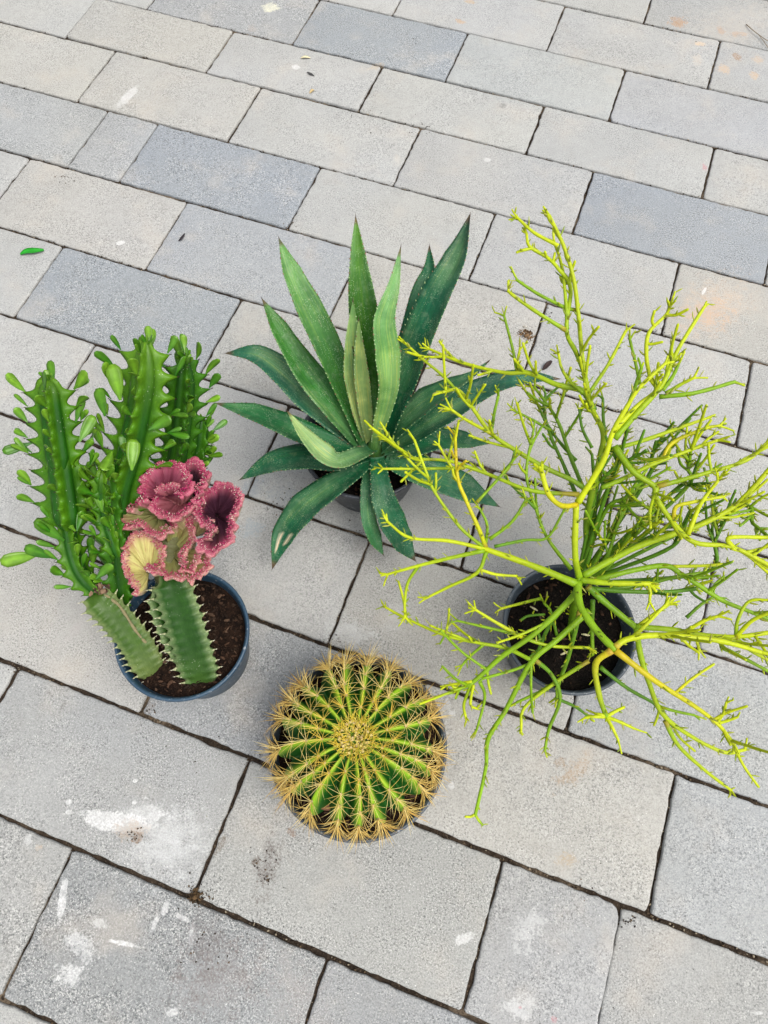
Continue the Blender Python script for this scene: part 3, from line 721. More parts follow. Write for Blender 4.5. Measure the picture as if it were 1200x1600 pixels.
# ------------------------------------------------------------------ pencil cactus (right)
def pencil():
    zr = .155; c, R = pot_at(890, 980, zr, 103)
    root = thing('potted_pencil_cactus', 'sprawling pencil cactus with thin yellow green branching stems in a dark grey pot', 'pencil cactus', c)
    pot, zs = make_pot(root, c, zr, R, M_pot_slate, .74, .034, seed=9, soilmat=M_soil_shaded, chips=120)
    A = lambda x, y, z: U(600 + x / 2, 320 + y / 2, z)
    B = lambda x, y, z: U(600 + x / 2, 820 + y / 2, z)
    G, Y, D, O = (.185, .330, .008), (.445, .515, .008), (.090, .215, .010), (.52, .40, .010)
    br = []                                 # (points, r0, r1, colour at base, colour at tip, tip cluster)
    def a(fn, pts, r0, r1=None, c0=G, c1=None, tip=2): br.append(([fn(*p) for p in pts], r0 * .72, (r1 or r0) * .66, c0, c1 or c0, tip))
    a(B, [(585, 335, .122), (596, 250, .21), (610, 170, .30)], .0090, .0078, D, G, 0)
    a(A, [(610, 1165, .30), (597, 1090, .335), (600, 938, .375)], .0064, .0060, G, Y, 0)
    a(A, [(600, 938, .375), (555, 940, .40), (515, 905, .415), (492, 835, .43)], .0050, .0048, O, Y, 5)
    a(A, [(606, 930, .375), (650, 860, .40), (690, 790, .42), (715, 710, .44), (760, 630, .46), (800, 570, .475), (880, 495, .49)], .0060, .0032, Y, Y)
    a(A, [(640, 1150, .20), (632, 1000, .28), (650, 900, .335), (675, 790, .37), (685, 715, .395), (652, 640, .42), (632, 560, .445), (620, 480, .46), (608, 350, .49), (592, 230, .515), (562, 130, .535), (518, 35, .55)], .0066, .0030, D, Y)
    a(A, [(628, 530, .445), (600, 460, .46), (570, 392, .48), (583, 260, .50), (545, 200, .515), (510, 165, .52), (455, 130, .53), (445, 88, .535)], .0042, .0028, G, Y)
    a(A, [(545, 128, .535), (470, 88, .54), (416, 40, .545)], .0032, .0026, Y)
    a(A, [(568, 392, .48), (500, 350, .49), (440, 310, .495), (402, 282, .50), (388, 270, .50)], .0036, .0028, G, Y)
    a(A, [(600, 330, .49), (560, 318, .49), (480, 278, .495), (415, 235, .50)], .0034, .0027, G)
    a(A, [(572, 390, .48), (568, 300, .495), (555, 190, .51), (530, 110, .52)], .0034, .0026, G, Y)
    a(A, [(655, 642, .42), (620, 582, .42), (540, 562, .42), (450, 525, .415), (380, 525, .41), (250, 495, .40), (140, 450, .39)], .0060, .0028, D, Y)
    a(A, [(415, 520, .41), (402, 450, .42), (375, 345, .44)], .0032, .0026, G, G)
    a(A, [(425, 525, .41), (418, 490, .42), (424, 452, .425)], .003, .0026, Y, Y)
    a(A, [(255, 615, .36), (190, 540, .37), (130, 490, .38), (72, 438, .385)], .0032, .0027, G, Y)
    a(A, [(650, 905, .33), (590, 862, .335), (500, 820, .34), (400, 760, .345), (335, 715, .35), (280, 640, .36), (235, 580, .37), (185, 585, .375)], .0054, .0032, D, Y)
    a(A, [(335, 715, .35), (250, 668, .355), (210, 640, .36)], .0036, .003, Y, Y, 4)
    a(A, [(335, 712, .35), (345, 650, .37), (358, 595, .385)], .0034, .0028, D, G)
    a(A, [(610, 905, .33), (460, 893, .33), (320, 840, .33), (200, 800, .33), (90, 790, .33), (10, 735, .34)], .0044, .0028, G, Y)
    a(A, [(250, 822, .33), (120, 825, .335), (-5, 825, .34)], .0034, .0026, G, Y)
    a(B, [(603, 185, .30), (470, 130, .30), (315, 75, .30)], .0072, .0060, G, Y, 0)
    a(A, [(315, 1075, .30), (200, 1050, .305), (80, 1040, .305), (10, 990, .31)], .0044, .0028, Y, Y, 3)
    a(A, [(315, 1072, .30), (240, 1010, .32), (160, 900, .335), (130, 830, .345), (95, 735, .36)], .0036, .0028, G, Y)
    a(A, [(318, 1070, .30), (295, 1010, .325), (255, 920, .345), (230, 850, .36), (222, 720, .38)], .0046, .0030, Y, O, 2)
    a(A, [(240, 870, .35), (205, 810, .36), (170, 750, .37)], .003, .0026, Y)
    a(B, [(315, 80, .30), (200, 105, .29), (100, 130, .28), (10, 155, .27)], .0046, .0030, G, Y, 4)
    a(B, [(110, 125, .28), (75, 180, .265), (65, 240, .25), (65, 290, .24)], .0034, .0027, G, Y)
    a(B, [(320, 85, .30), (290, 150, .285), (200, 195, .265), (130, 230, .255)], .0040, .0028, G, Y)
    a(B, [(300, 140, .288), (350, 155, .28), (415, 160, .275)], .0034, .0028, Y, Y)
    a(A, [(330, 1045, .30), (400, 990, .315), (445, 920, .33)], .0036, .0028, G)
    a(A, [(345, 1068, .30), (440, 1048, .305), (510, 1040, .31), (560, 960, .33)], .0034, .0026, D, G)
    a(A, [(318, 1060, .30), (322, 1000, .32), (300, 950, .33)], .0032, .0026, G)
    a(A, [(585, 1140, .29), (510, 1040, .30), (475, 950, .315), (445, 840, .335), (468, 700, .36)], .0038, .0027, G, G)
    a(A, [(475, 950, .315), (380, 850, .33), (400, 800, .34)], .003, .0026, D)
    a(A, [(290, 930, .34), (380, 830, .35), (410, 790, .36)], .003, .0026, G)
    a(B, [(608, 180, .30), (585, 230, .285), (470, 340, .26), (370, 410, .235), (280, 490, .215), (235, 512, .205)], .0064, .0042, G, G, 4)
    a(B, [(275, 492, .215), (250, 560, .19), (255, 600, .18)], .0036, .003, G, Y)
    a(B, [(300, 492, .215), (315, 540, .19), (290, 640, .17)], .0036, .0028, G)
    a(B, [(280, 500, .215), (270, 560, .2), (290, 575, .19)], .003, .0028, Y)
    a(B, [(275, 490, .215), (230, 496, .21), (195, 502, .205)], .0034, .0028, Y)
    a(B, [(640, 268, .26), (540, 360, .25), (460, 430, .235), (380, 580, .20), (325, 670, .18), (318, 760, .16), (285, 908, .13)], .0060, .0036, G, G, 0)
    a(B, [(285, 905, .13), (270, 912, .131), (255, 912, .132)], .003, .0026, Y, Y, 0)
    a(B, [(285, 905, .13), (295, 922, .127), (308, 938, .125)], .003, .0026, Y, G, 0)
    a(B, [(465, 425, .235), (380, 385, .23), (300, 370, .23), (190, 345, .225), (70, 293, .22), (5, 258, .22)], .0042, .0028, G, Y)
    a(B, [(310, 375, .23), (270, 410, .22), (243, 440, .215)], .003, .0026, G)
    a(B, [(190, 345, .225), (175, 372, .22)], .0024, .002, G, G, 0)
    a(B, [(430, 350, .25), (350, 305, .26), (285, 265, .265)], .0038, .003, Y, Y, 4)
    a(B, [(430, 345, .25), (340, 325, .25), (230, 300, .25)], .0034, .0026, G)
    a(B, [(430, 352, .25), (520, 378, .245), (640, 384, .24)], .0036, .0030, G, Y, 4)
    a(B, [(470, 430, .23), (400, 455, .225), (310, 480, .22)], .0034, .003, G)
    a(B, [(640, 425, .22), (540, 490, .205), (440, 570, .19), (428, 640, .18)], .0042, .0030, G, Y)
    a(B, [(560, 475, .205), (490, 520, .195), (415, 555, .185)], .0036, .003, G)
    a(B, [(470, 420, .23), (525, 470, .215), (550, 545, .20), (515, 640, .175), (503, 705, .165)], .0044, .003, D, G)
    a(B, [(545, 545, .20), (600, 570, .19), (640, 600, .18)], .0034, .0028, D)
    a(B, [(490, 230, .16), (430, 245, .17), (365, 262, .18)], .0034, .003, G, Y)
    a(B, [(540, 345, .13), (520, 270, .15), (500, 245, .16)], .0036, .003, D, G)
    a(B, [(652, 235, .22), (650, 330, .19), (652, 405, .17)], .0048, .004, D, G)
    a(B, [(612, 270, .26), (580, 400, .21), (545, 500, .175), (540, 540, .165)], .0046, .0036, D, G)
    a(B, [(600, 215, .27), (520, 310, .23), (480, 400, .20)], .0046, .004, D)
    a(B, [(480, 330, .17), (490, 380, .165), (470, 400, .16)], .0032, .003, D)
    a(B, [(425, 300, .15), (450, 285, .15), (500, 280, .145)], .003, .003, D, D, 0)
    a(B, [(605, 180, .30), (612, 250, .305), (660, 325, .31), (718, 388, .315)], .0078, .0068, G, G, 0)
    a(B, [(722, 392, .315), (850, 490, .30), (960, 560, .285), (1040, 620, .27), (1095, 685, .26)], .0060, .0030, O, Y, 2)
    a(B, [(1040, 620, .27), (1060, 590, .28), (1070, 555, .29)], .003, .0026, Y, Y, 2)
    a(B, [(1045, 620, .27), (1080, 610, .275), (1105, 600, .28)], .003, .0026, Y, Y, 1)
    a(B, [(712, 392, .315), (662, 435, .30), (672, 530, .28), (695, 600, .265)], .0058, .0050, O, G, 0)
    for x, y in ((750, 570), (782, 637), (628, 603), (732, 672), (660, 590)):
        a(B, [(695, 600, .265), ((695 + x) / 2, (600 + y) / 2 - 2, .268), (x, y, .265)], .0036, .0028, Y, Y, 1)
    a(B, [(722, 382, .315), (760, 358, .32), (850, 345, .325), (1000, 355, .325), (1100, 375, .32), (1215, 410, .31)], .0058, .0044, Y, Y, 0)
    a(B, [(635, 192, .29), (700, 250, .28), (785, 318, .27)], .0068, .0060, D, G, 0)
    a(B, [(785, 318, .27), (900, 328, .275), (1000, 345, .28), (1100, 350, .29), (1215, 335, .30)], .0058, .0044, G, Y, 0)
    a(B, [(790, 322, .27), (800, 400, .25), (830, 500, .23), (870, 590, .21), (950, 655, .195), (1060, 710, .185), (1128, 703, .18)], .0058, .0036, G, Y, 3)
    a(B, [(878, 612, .205), (920, 690, .19), (1000, 765, .17), (1085, 830, .15)], .0046, .0032, G, Y, 2)
    a(B, [(855, 565, .215), (900, 580, .21), (970, 595, .205)], .0032, .0028, G)
    a(B, [(675, 445, .2), (760, 510, .19), (840, 555, .18)], .0042, .0036, D)
    a(B, [(612, 172, .30), (700, 182, .31), (830, 184, .32)], .0058, .005, G, Y, 5)
    a(B, [(826, 184, .32), (832, 210, .318), (830, 242, .315)], .0036, .003, Y, Y, 2)
    a(B, [(740, 370, .3), (790, 340, .3), (880, 250, .31)], .0042, .0032, Y, Y, 3)
    a(B, [(790, 320, .27), (850, 275, .285), (892, 248, .295)], .004, .0032, Y, Y, 3)
    a(B, [(940, 335, .285), (1000, 300, .30), (1045, 285, .31)], .004, .0034, Y, Y, 3)
    a(B, [(950, 340, .285), (975, 360, .28), (985, 390, .275)], .0036, .003, Y, Y, 2)
    a(B, [(945, 290, .2), (990, 250, .21), (1030, 225, .215)], .0036, .003, D, G)
    a(B, [(1100, 350, .29), (1150, 300, .31), (1215, 270, .33)], .0042, .0034, Y, Y)
    a(B, [(1100, 355, .29), (1150, 395, .28), (1215, 430, .27)], .0042, .0034, G, Y)
    a(B, [(1060, 385, .26), (1130, 420, .25), (1215, 465, .24)], .0042, .0034, G, G)
    a(B, [(1100, 345, .29), (1105, 300, .3), (1140, 240, .31), (1210, 235, .32)], .0036, .003, G, Y)
    a(A, [(622, 1160, .30), (700, 1115, .31), (800, 1065, .325), (915, 1025, .34), (1000, 995, .35), (1110, 930, .365), (1210, 820, .39)], .0068, .0042, G, Y, 0)
    a(B, [(640, 178, .27), (690, 165, .28), (790, 140, .285), (880, 128, .29), (930, 155, .29), (1000, 200, .285), (1060, 238, .28), (1140, 270, .275), (1215, 300, .27)], .0060, .0042, G, G, 0)
    a(B, [(900, 130, .29), (1000, 128, .295), (1070, 122, .3)], .0036, .003, Y, Y)
    a(B, [(650, 200, .25), (760, 208, .25), (880, 210, .25), (970, 200, .255)], .0050, .0042, D, D)
    a(B, [(655, 205, .24), (800, 190, .24), (900, 165, .25), (1000, 150, .255)], .0048, .004, D, G)
    a(A, [(680, 885, .36), (760, 850, .37), (830, 815, .38), (960, 765, .39), (1045, 735, .40)], .0044, .0032, G, Y)
    a(A, [(850, 882, .37), (1000, 840, .38), (1130, 800, .39), (1195, 745, .40)], .0046, .0032, G, Y, 4)
    a(A, [(720, 755, .40), (780, 835, .395), (845, 880, .39), (850, 915, .385), (905, 995, .38), (970, 1055, .38), (1090, 1070, .38), (1210, 1130, .37)], .0056, .0040, G, Y, 0)
    a(A, [(905, 990, .38), (912, 945, .39), (960, 930, .395), (1060, 912, .40)], .0040, .003, O, Y, 3)
    a(A, [(950, 1030, .38), (990, 935, .40), (1045, 860, .42)], .0040, .003, Y, Y, 4)
    a(A, [(1090, 1070, .38), (1080, 1040, .39), (1210, 1040, .39)], .0042, .0036, Y, Y)
    a(A, [(1085, 1072, .38), (1130, 1090, .375), (1200, 1150, .36)], .0038, .003, Y, Y)
    a(A, [(690, 770, .38), (800, 740, .39), (900, 705, .40), (1000, 670, .41)], .0046, .0032, G, Y)
    a(A, [(870, 800, .38), (900, 745, .39), (1000, 700, .40), (1050, 690, .405)], .0042, .003, O, Y, 3)
    a(A, [(718, 705, .43), (790, 630, .44), (850, 580, .45), (832, 540, .46), (820, 470, .475), (828, 400, .49), (880, 345, .50), (895, 315, .51)], .0046, .0030, Y, Y, 3)
    a(A, [(720, 730, .42), (800, 640, .44), (870, 560, .455), (920, 450, .475), (1000, 320, .50)], .0060, .0030, G, Y)
    a(A, [(860, 600, .44), (960, 590, .45), (1040, 570, .455), (1095, 553, .46)], .0042, .0034, G, G)
    a(A, [(735, 690, .42), (770, 610, .44), (805, 510, .47)], .0044, .0032, D, G)
    a(A, [(870, 580, .45), (900, 540, .46), (920, 500, .47)], .0036, .003, G)
    a(A, [(880, 590, .44), (930, 560, .45), (970, 540, .46)], .0036, .003, G, Y)
    a(A, [(622, 590, .42), (580, 550, .43), (555, 510, .44), (545, 465, .45)], .0032, .0026, G, Y)
    a(A, [(640, 590, .42), (700, 500, .44), (755, 395, .46)], .0036, .0028, G, Y)
    a(A, [(800, 560, .42), (785, 490, .43), (768, 420, .44)], .0032, .0028, G)
    a(A, [(620, 880, .28), (580, 780, .30), (545, 680, .32), (500, 610, .33), (470, 570, .34)], .0044, .003, D, G)
    a(A, [(600, 905, .27), (560, 810, .285), (520, 720, .30), (500, 640, .31), (505, 590, .32)], .0042, .003, D)
    a(A, [(522, 705, .31), (460, 670, .32), (410, 645, .33)], .0032, .0026, G)
    a(A, [(545, 640, .33), (560, 600, .34), (575, 560, .35)], .0030, .0026, D)
    a(A, [(600, 800, .29), (540, 730, .30), (500, 670, .31)], .0036, .003, D)
    a(A, [(650, 760, .33), (620, 700, .34), (610, 640, .35)], .0032, .0026, D)
    a(A, [(690, 720, .38), (685, 660, .39), (684, 605, .40)], .0034, .0028, D)
    for x0_, y0_, x1_, y1_, z in ((650, 1120, 745, 950, .24), (665, 1110, 760, 905, .25), (690, 1110, 800, 870, .26), (700, 1130, 830, 960, .26), (645, 1090, 690, 850, .25), (720, 1080, 860, 930, .27), (655, 1000, 650, 780, .28), (760, 1070, 900, 1000, .27), (690, 960, 800, 850, .30), (660, 900, 720, 820, .32), (880, 1080, 960, 960, .28), (1090, 950, 1210, 1045, .29), (1000, 1150, 1080, 960, .24), (900, 900, 1010, 870, .3), (930, 900, 960, 760, .3), (820, 860, 850, 740, .3), (720, 830, 800, 780, .36), (850, 1000, 850, 900, .29)):
        a(A, [(604, 1185, .20), (x0_, y0_, max(z, .235)), ((x0_ + x1_) / 2 + rnd.uniform(-12, 12), (y0_ + y1_) / 2 + rnd.uniform(-12, 12), z + .03), (x1_, y1_, z + .055)], .0046, .0032, D, rnd.choice([D, G, G]), 2)
    lf = Geo()
    def leaflet(p, d, L, w, col):
        """short narrow succulent leaf, a bent flattened spindle"""
        d = d.normalized(); n = d.orthogonal().normalized(); b = d.cross(n); bend = (Vector((0, 0, 1)) * .25 + rvec(.15)) * L
        path = [p, p + d * L * .5 + bend * .15, p + d * L + bend * .5]
        path = catmull(path, 3)
        lf.tube(path, lambda t: max(.0003, w * math.sin(PI * min(1, .18 + t * .75)) ** .8), 5, col, cap=True)
    extra = []
    r = random.Random(21)
    for bi, (pts, r0, r1, c0, c1, tip) in enumerate(br):
        path = catmull(pts, 6); n = len(path); T = [f[0] for f in frames(path)]
        Lt = sum((path[i + 1] - path[i]).length for i in range(n - 1))
        # side twigs on the long branches
        if Lt > .14 and bi > 3:
            for j in range(int(Lt / .038)):
                i = r.randint(n // 3, n - 2); d = (T[i] * r.uniform(.4, 1) + rdir() * .8 + Vector((0, 0, .25))).normalized()
                p = path[i]
                if p.z < .20: continue
                L = r.uniform(.018, .05) if (r.random() < .7 or p.z > .40) else r.uniform(.05, .085)
                if p.z > .47: L *= .5
                extra.append(([p, p + d * L * .5 + rvec(.002), p + d * L + Vector((0, 0, L * .2))], .0021, .0017, tuple(Vector(c0).lerp(Vector(c1), i / n)), Y if r.random() < .4 else c1, 1))
        for j in range(tip):
            d = (T[-1] * .9 + rdir() * .75).normalized(); L = r.uniform(.008, .018)
            extra.append(([path[-1] - T[-1] * .001, path[-1] + d * L * .5, path[-1] + d * L], r1 * .78, r1 * .6, c1, Y if r.random() < .6 else c1, 0))
    br += extra
    for bi, (pts, r0, r1, c0, c1, tip) in enumerate(br):
        path = catmull(pts, 6 if len(pts) > 2 else 4); n = len(path); T = [f[0] for f in frames(path)]
        g = Geo(); C0, C1 = Vector(c0), Vector(c1); warm = r.random()
        def cf(t, C0=C0, C1=C1, w=warm, s=bi):
            c_ = C0.lerp(C1, t ** .8) * (1 + .22 * noise.noise(Vector((t * 4, s * 1.7, 0))))
            if t < .07 and w < .4 and s < 110: c_ = c_.lerp(Vector((.36, .20, .035)), .6)
            return tuple(c_)
        nn = 1 + .0
        g.tube(path, lambda t: (r0 + (r1 - r0) * t) * (1 + .05 * math.sin(t * 19 + bi) + (.14 * math.exp(-(t / .05) ** 2))), 8, cols=cf, jig=.10)
        Lt = sum((path[i + 1] - path[i]).length for i in range(n - 1))
        for j in range(int(Lt / (.0145 if bi < 110 else .010)) + (1 if bi < 110 else 0)):       # leaf scars and leaflets
            i = r.randint(1, n - 1); f = T[i]; s = rdir(); s = (s - f * s.dot(f)).normalized()
            rr = r0 + (r1 - r0) * i / n; p = path[i] + s * rr * .85
            col = r.choice([Y, Y, (.30, .40, .05), (.44, .46, .08)])
            leaflet(p, (s * .8 + f * .7), r.uniform(.004, .0115), r.uniform(.0007, .0014), col)
        g.build('branch', M_stem, root, origin=path[0].copy())
    o = lf.build('leaflets', M_leaflet, root); o['kind'] = 'stuff'
    return c, zs
PEN_C, PEN_Z = pencil()

# ------------------------------------------------------------------ crested euphorbia (left)
def ribbed(path, R, rot, nrib, web, tooth, spacing, cols, seed, taper=(1, 1), toothdrop=.35, planar=False, flat=1.0):
    """angled succulent stem: nrib wings whose edges carry teeth; returns Geo and tooth sites"""
    fr = frames(path); n = len(path); g = Geo(); per = 12; m = nrib * per; sites = []
    acc = [0]
    for i in range(n - 1): acc.append(acc[-1] + (path[i + 1] - path[i]).length)
    Lt = acc[-1]; r = random.Random(seed); ph = [r.random() for _ in range(nrib)]
    cam_side = None
    for i in range(n):
        t = acc[i] / Lt; f = fr[i]
        view = (CAMP - path[i]); n0 = (view - f[0] * view.dot(f[0])).normalized(); b0 = f[0].cross(n0)
        size = R * (taper[0] + (taper[1] - taper[0]) * t)
        if t > .86: size *= max(.22, (1 - ((t - .86) / .14) ** 2 * .95) ** .6 if t < .999 else .22)
        if t < .16: size *= .55 + .45 * (t / .16) ** .7
        for k in range(m):
            a = rot + 2 * PI * k / m; rib = k // per; x = (k % per) / per      # x = .5 is the rib's edge
            e = abs(x - .5) * 2                                                # 0 at edge, 1 in the valley
            w = (1 - e) ** 1.9
            ph_t = acc[i] / spacing + ph[rib]
            sw = (1 - abs((ph_t % 1) * 2 - 1)) ** 2.0                           # tooth profile along the rib
            if planar:
                an = PI / nrib; flat_ = math.cos(an) / math.cos(an - e * an)          # flat faces between the ribs
                flat_ *= 1 - .16 * math.sin(PI * min(1, e * 1.05)) ** 2
                w = max(0, 1 - e / .34) ** 1.4
                rr = size * (.74 * flat_ + tooth * w * (sw - .12)) * (1 + .03 * noise.noise(Vector((t * 7, k, seed))))
            else: rr = size * (web + (1 - web) * w * (1 - tooth + tooth * sw)) * (1 + .03 * noise.noise(Vector((t * 7, k, seed))))
            tiltz = -toothdrop * spacing * w * 0
            g.v.append(path[i] + (n0 * math.cos(a) + b0 * math.sin(a) * flat) * rr + f[0] * (w * sw * spacing * .28))
            g.c.append(cols(t, e, rib)); g.u.append((acc[i] * 3, e * 2 + rib, seed))
    for i in range(n - 1):
        for k in range(m):
            k2 = (k + 1) % m; g.f.append((i * m + k, i * m + k2, (i + 1) * m + k2, (i + 1) * m + k)); g.fm.append(0)
    g.f.append(tuple((n - 1) * m + k for k in range(m))); g.fm.append(0)
    for rib in range(nrib):
        j = 0
        while True:
            s = (j + .5 - ph[rib] + 1) * spacing - spacing
            j += 1
            if s < 0: continue
            if s > Lt: break
            i = min(range(n), key=lambda q: abs(acc[q] - s)); k = rib * per + per // 2
            f = fr[i]; p = g.v[i * m + k]; o = (p - path[i]); o = (o - f[0] * o.dot(f[0])).normalized()
            sites.append((p.copy(), o, f[0].copy(), s / Lt))
    return g, sites
def leaf_mesh(seed, L=1.0, wr=.46, cup=.25, curl=.3, lightness=.1):
    """spoon-shaped leaf along +X, unit length, face +Z"""
    r = random.Random(seed); n, m = 9, 5; V, F, Cc = [], [], []
    for i in range(n):
        t = i / (n - 1); w = wr * .5 * (t ** .9 * (1.08 - t) ** .42) * 2.05 if t > 0 else .02
        w = max(w, .035) if t < .96 else max(.02, w * .55)
        z = curl * (t ** 2) - .1 * t
        for s in range(m):
            u = -1 + 2 * s / (m - 1)
            V.append(Vector((t, u * w, z + cup * w * abs(u) ** 1.6 + .02 * noise.noise(Vector((t * 3, u * 2, seed))))))
            c0 = Vector((.034, .145, .006)).lerp(Vector((.17, .33, .022)), lightness + .35 * t + r.uniform(-.08, .08))
            if s == 2: c0 = c0 * 1.35
            if s in (0, 4): c0 = c0 * .85
            Cc.append(tuple(c0))
    k = n * m
    for v in list(V): V.append(v - Vector((0, 0, .016)))
    Cc += [tuple(Vector(c_) * .9) for c_ in Cc]
    for i in range(n - 1):
        for s in range(m - 1):
            a = i * m + s; F.append((a, a + m, a + m + 1, a + 1)); F.append((k + a, k + a + 1, k + a + m + 1, k + a + m))
        a = i * m; F.append((a, k + a, k + a + m, a + m)); a = i * m + m - 1; F.append((a, a + m, k + a + m, k + a))
    e = (n - 1) * m
    for s in range(m - 1): F.append((e + s, k + e + s, k + e + s + 1, e + s + 1))
    o = mesh_obj('leaf', V, F, M_leafy, None, True, cols=Cc); me = o.data; bpy.data.objects.remove(o)
    return me
M_leafy = tint_mat('spoon_leaf', .34, .3, .55, 70, .06)
def euphorbia():
    zr = .15; c, R = pot_at(284, 989, zr, 104)
    root = thing('potted_crested_euphorbia', 'euphorbia with leafy ribbed stems and a ruffled pink crest in a blue pot', 'succulent', c)
    make_pot(root, c, zr, R, M_pot_blue, .76, .020, seed=2)
    leaves = [leaf_mesh(i, 1, .30 + .05 * (i % 4), .05 + .12 * (i % 3), -.05 + .12 * (i % 4), (-.1, .05, .25, .5)[(i * 3 + i // 4) % 4]) for i in range(12)]
    r = random.Random(12)
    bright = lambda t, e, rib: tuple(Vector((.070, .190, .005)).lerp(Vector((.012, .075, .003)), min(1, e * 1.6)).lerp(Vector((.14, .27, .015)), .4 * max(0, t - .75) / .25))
    shaded_green = lambda t, e, rib: tuple(Vector((.036, .130, .005)).lerp(Vector((.009, .052, .004)), e))  # darker copy of the green: shade on the rear stems put into colour
    def add_leaf(stem, p, d, up, L, roll=.7, which=None):
        t_ = PX(p + d.normalized() * L)
        b_ = PX(p)
        if (186 < t_.x < 372 and 728 < t_.y < 930) or (200 < b_.x < 372 and 735 < b_.y < 930): return None       # the crest fills this space
        d = d.normalized(); s = up.cross(d)
        s = s.normalized() if s.length > .01 else d.orthogonal().normalized(); u = d.cross(s)
        o = bpy.data.objects.new('leaf', leaves[which] if which is not None else r.choice(leaves)); COL.objects.link(o); o.parent = stem
        M = Matrix((d, s, u)).transposed().to_4x4()
        o.matrix_local = Matrix.Translation(p - parent_origin(stem)) @ M @ Matrix.Rotation(r.uniform(-roll, roll), 4, 'X') @ Matrix.Scale(L, 4)
        return o
    def leafy_stem(pts, Rr, rot, nrib, cols, seed, dens, Lr=(.016, .030), spacing=.021, taper=(1, .9), web=.34, tooth=.50, top=5):
        path = catmull([U(*p) for p in pts], 12)
        # resample evenly so that teeth are well shaped
        acc = [0]
        for i in range(len(path) - 1): acc.append(acc[-1] + (path[i + 1] - path[i]).length)
        n = int(acc[-1] / .0026); out = []
        j = 0
        for i in range(n + 1):
            s = acc[-1] * i / n
            while j < len(acc) - 2 and acc[j + 1] < s: j += 1
            out.append(path[j].lerp(path[j + 1], (s - acc[j]) / max(1e-6, acc[j + 1] - acc[j])))
        g, sites = ribbed(out, Rr, rot, nrib, web, tooth, spacing, cols, seed, taper, planar=True)
        stem = g.build('stem', M_euph, root, origin=out[0].copy())
        th = Geo()
        for p, o, t, s in sites:
            side = o.cross(t)
            for q in (-1, 1):
                th.cone(p - o * .0006, (o + side * q * .7 + t * .2).normalized() * .0042, .0006, 4, (.035, .02, .015))
            if s > .12 and r.random() < dens:
                for q in range(1 if r.random() < .6 else 2):
                    d = o * r.uniform(.5, 1.0) + t * r.uniform(.3, 1.1) + Vector((0, 0, .25)) + rvec(.25)
                    add_leaf(stem, p + t * .001 - o * .0035, d, (CAMP - p).normalized() + o * .2 + rvec(.5), r.uniform(*Lr) * (.8 + .3 * s))
        for q in range(top):
            T = (out[-1] - out[-4]).normalized(); d = T + rdir() * .7
            add_leaf(stem, out[-1] - T * .004 + rvec(.004), d, (CAMP - out[-1]).normalized() + rvec(.5), r.uniform(.010, .020))
        t_ = th.build('thorns', M_bit, stem); t_['kind'] = 'stuff'
        return stem, sites
    # leafy column on the far left, in joints one above the other
    q4 = -PI / 4
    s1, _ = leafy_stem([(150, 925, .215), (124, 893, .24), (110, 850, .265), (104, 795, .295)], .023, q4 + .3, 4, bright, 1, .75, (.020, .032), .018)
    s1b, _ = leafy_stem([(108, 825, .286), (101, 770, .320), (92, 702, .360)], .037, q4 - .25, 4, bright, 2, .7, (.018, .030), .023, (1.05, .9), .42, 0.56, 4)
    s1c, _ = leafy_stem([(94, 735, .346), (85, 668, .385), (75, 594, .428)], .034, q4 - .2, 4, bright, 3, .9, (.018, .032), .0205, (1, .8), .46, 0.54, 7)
    s4, _ = leafy_stem([(194, 945, .17), (184, 870, .24), (176, 800, .285), (168, 735, .33)], .028, q4 + .5, 4, shaded_green, 4, .95, (.018, .030), .022)
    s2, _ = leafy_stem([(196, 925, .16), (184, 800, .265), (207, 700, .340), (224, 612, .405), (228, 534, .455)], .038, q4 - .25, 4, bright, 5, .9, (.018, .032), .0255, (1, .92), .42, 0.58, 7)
    s3, _ = leafy_stem([(252, 890, .14), (262, 790, .215), (278, 700, .290), (287, 620, .36), (289, 560, .412)], .033, q4 + .2, 4, shaded_green, 6, 1.0, (.018, .030), .022, (1, .9), .42, 0.58, 8)
    s5, _ = leafy_stem([(262, 850, .15), (285, 770, .205), (308, 710, .265), (316, 655, .31)], .022, q4 + .6, 4, shaded_green, 7, .95, (.016, .026), .021, (1, .9), .40, .48, 4)
    s6, _ = leafy_stem([(184, 870, .25), (162, 795, .295), (160, 735, .335)], .020, q4 + .4, 4, bright, 8, 1.0, (.018, .030), .019, (1, .9), .40, .48, 6)
    # leaves the photo shows large
    for st, px, py, qx, qy, z, L in ((s1, 86, 872, 38, 855, .262, .032), (s1, 62, 866, 2, 877, .258, .046), (s1, 100, 845, 54, 812, .29, .034), (s1, 118, 830, 90, 800, .30, .024), (s1, 120, 830, 128, 798, .305, .026),
                                     (s2, 206, 735, 208, 690, .365, .040), (s2, 196, 712, 190, 680, .36, .026), (s1c, 50, 692, 4, 706, .37, .032), (s1c, 124, 690, 146, 650, .38, .038), (s1c, 118, 660, 130, 620, .39, .028),
                                     (s2, 232, 672, 268, 652, .375, .026), (s2, 175, 705, 163, 740, .345, .03), (s2, 164, 650, 152, 606, .42, .034), (s2, 188, 625, 176, 572, .43, .026), (s1, 150, 905, 175, 880, .25, .030), (s1, 160, 830, 205, 824, .28, .028), (s4, 160, 800, 150, 760, .31, .030), (s4, 172, 790, 165, 748, .315, .024)):
        a, b = U(px, py, z), U(qx, qy, z + .006)
        d = b - a; o = add_leaf(st, a, d, (CAMP - a).normalized(), d.length, .3, 11 if px == 206 else None)
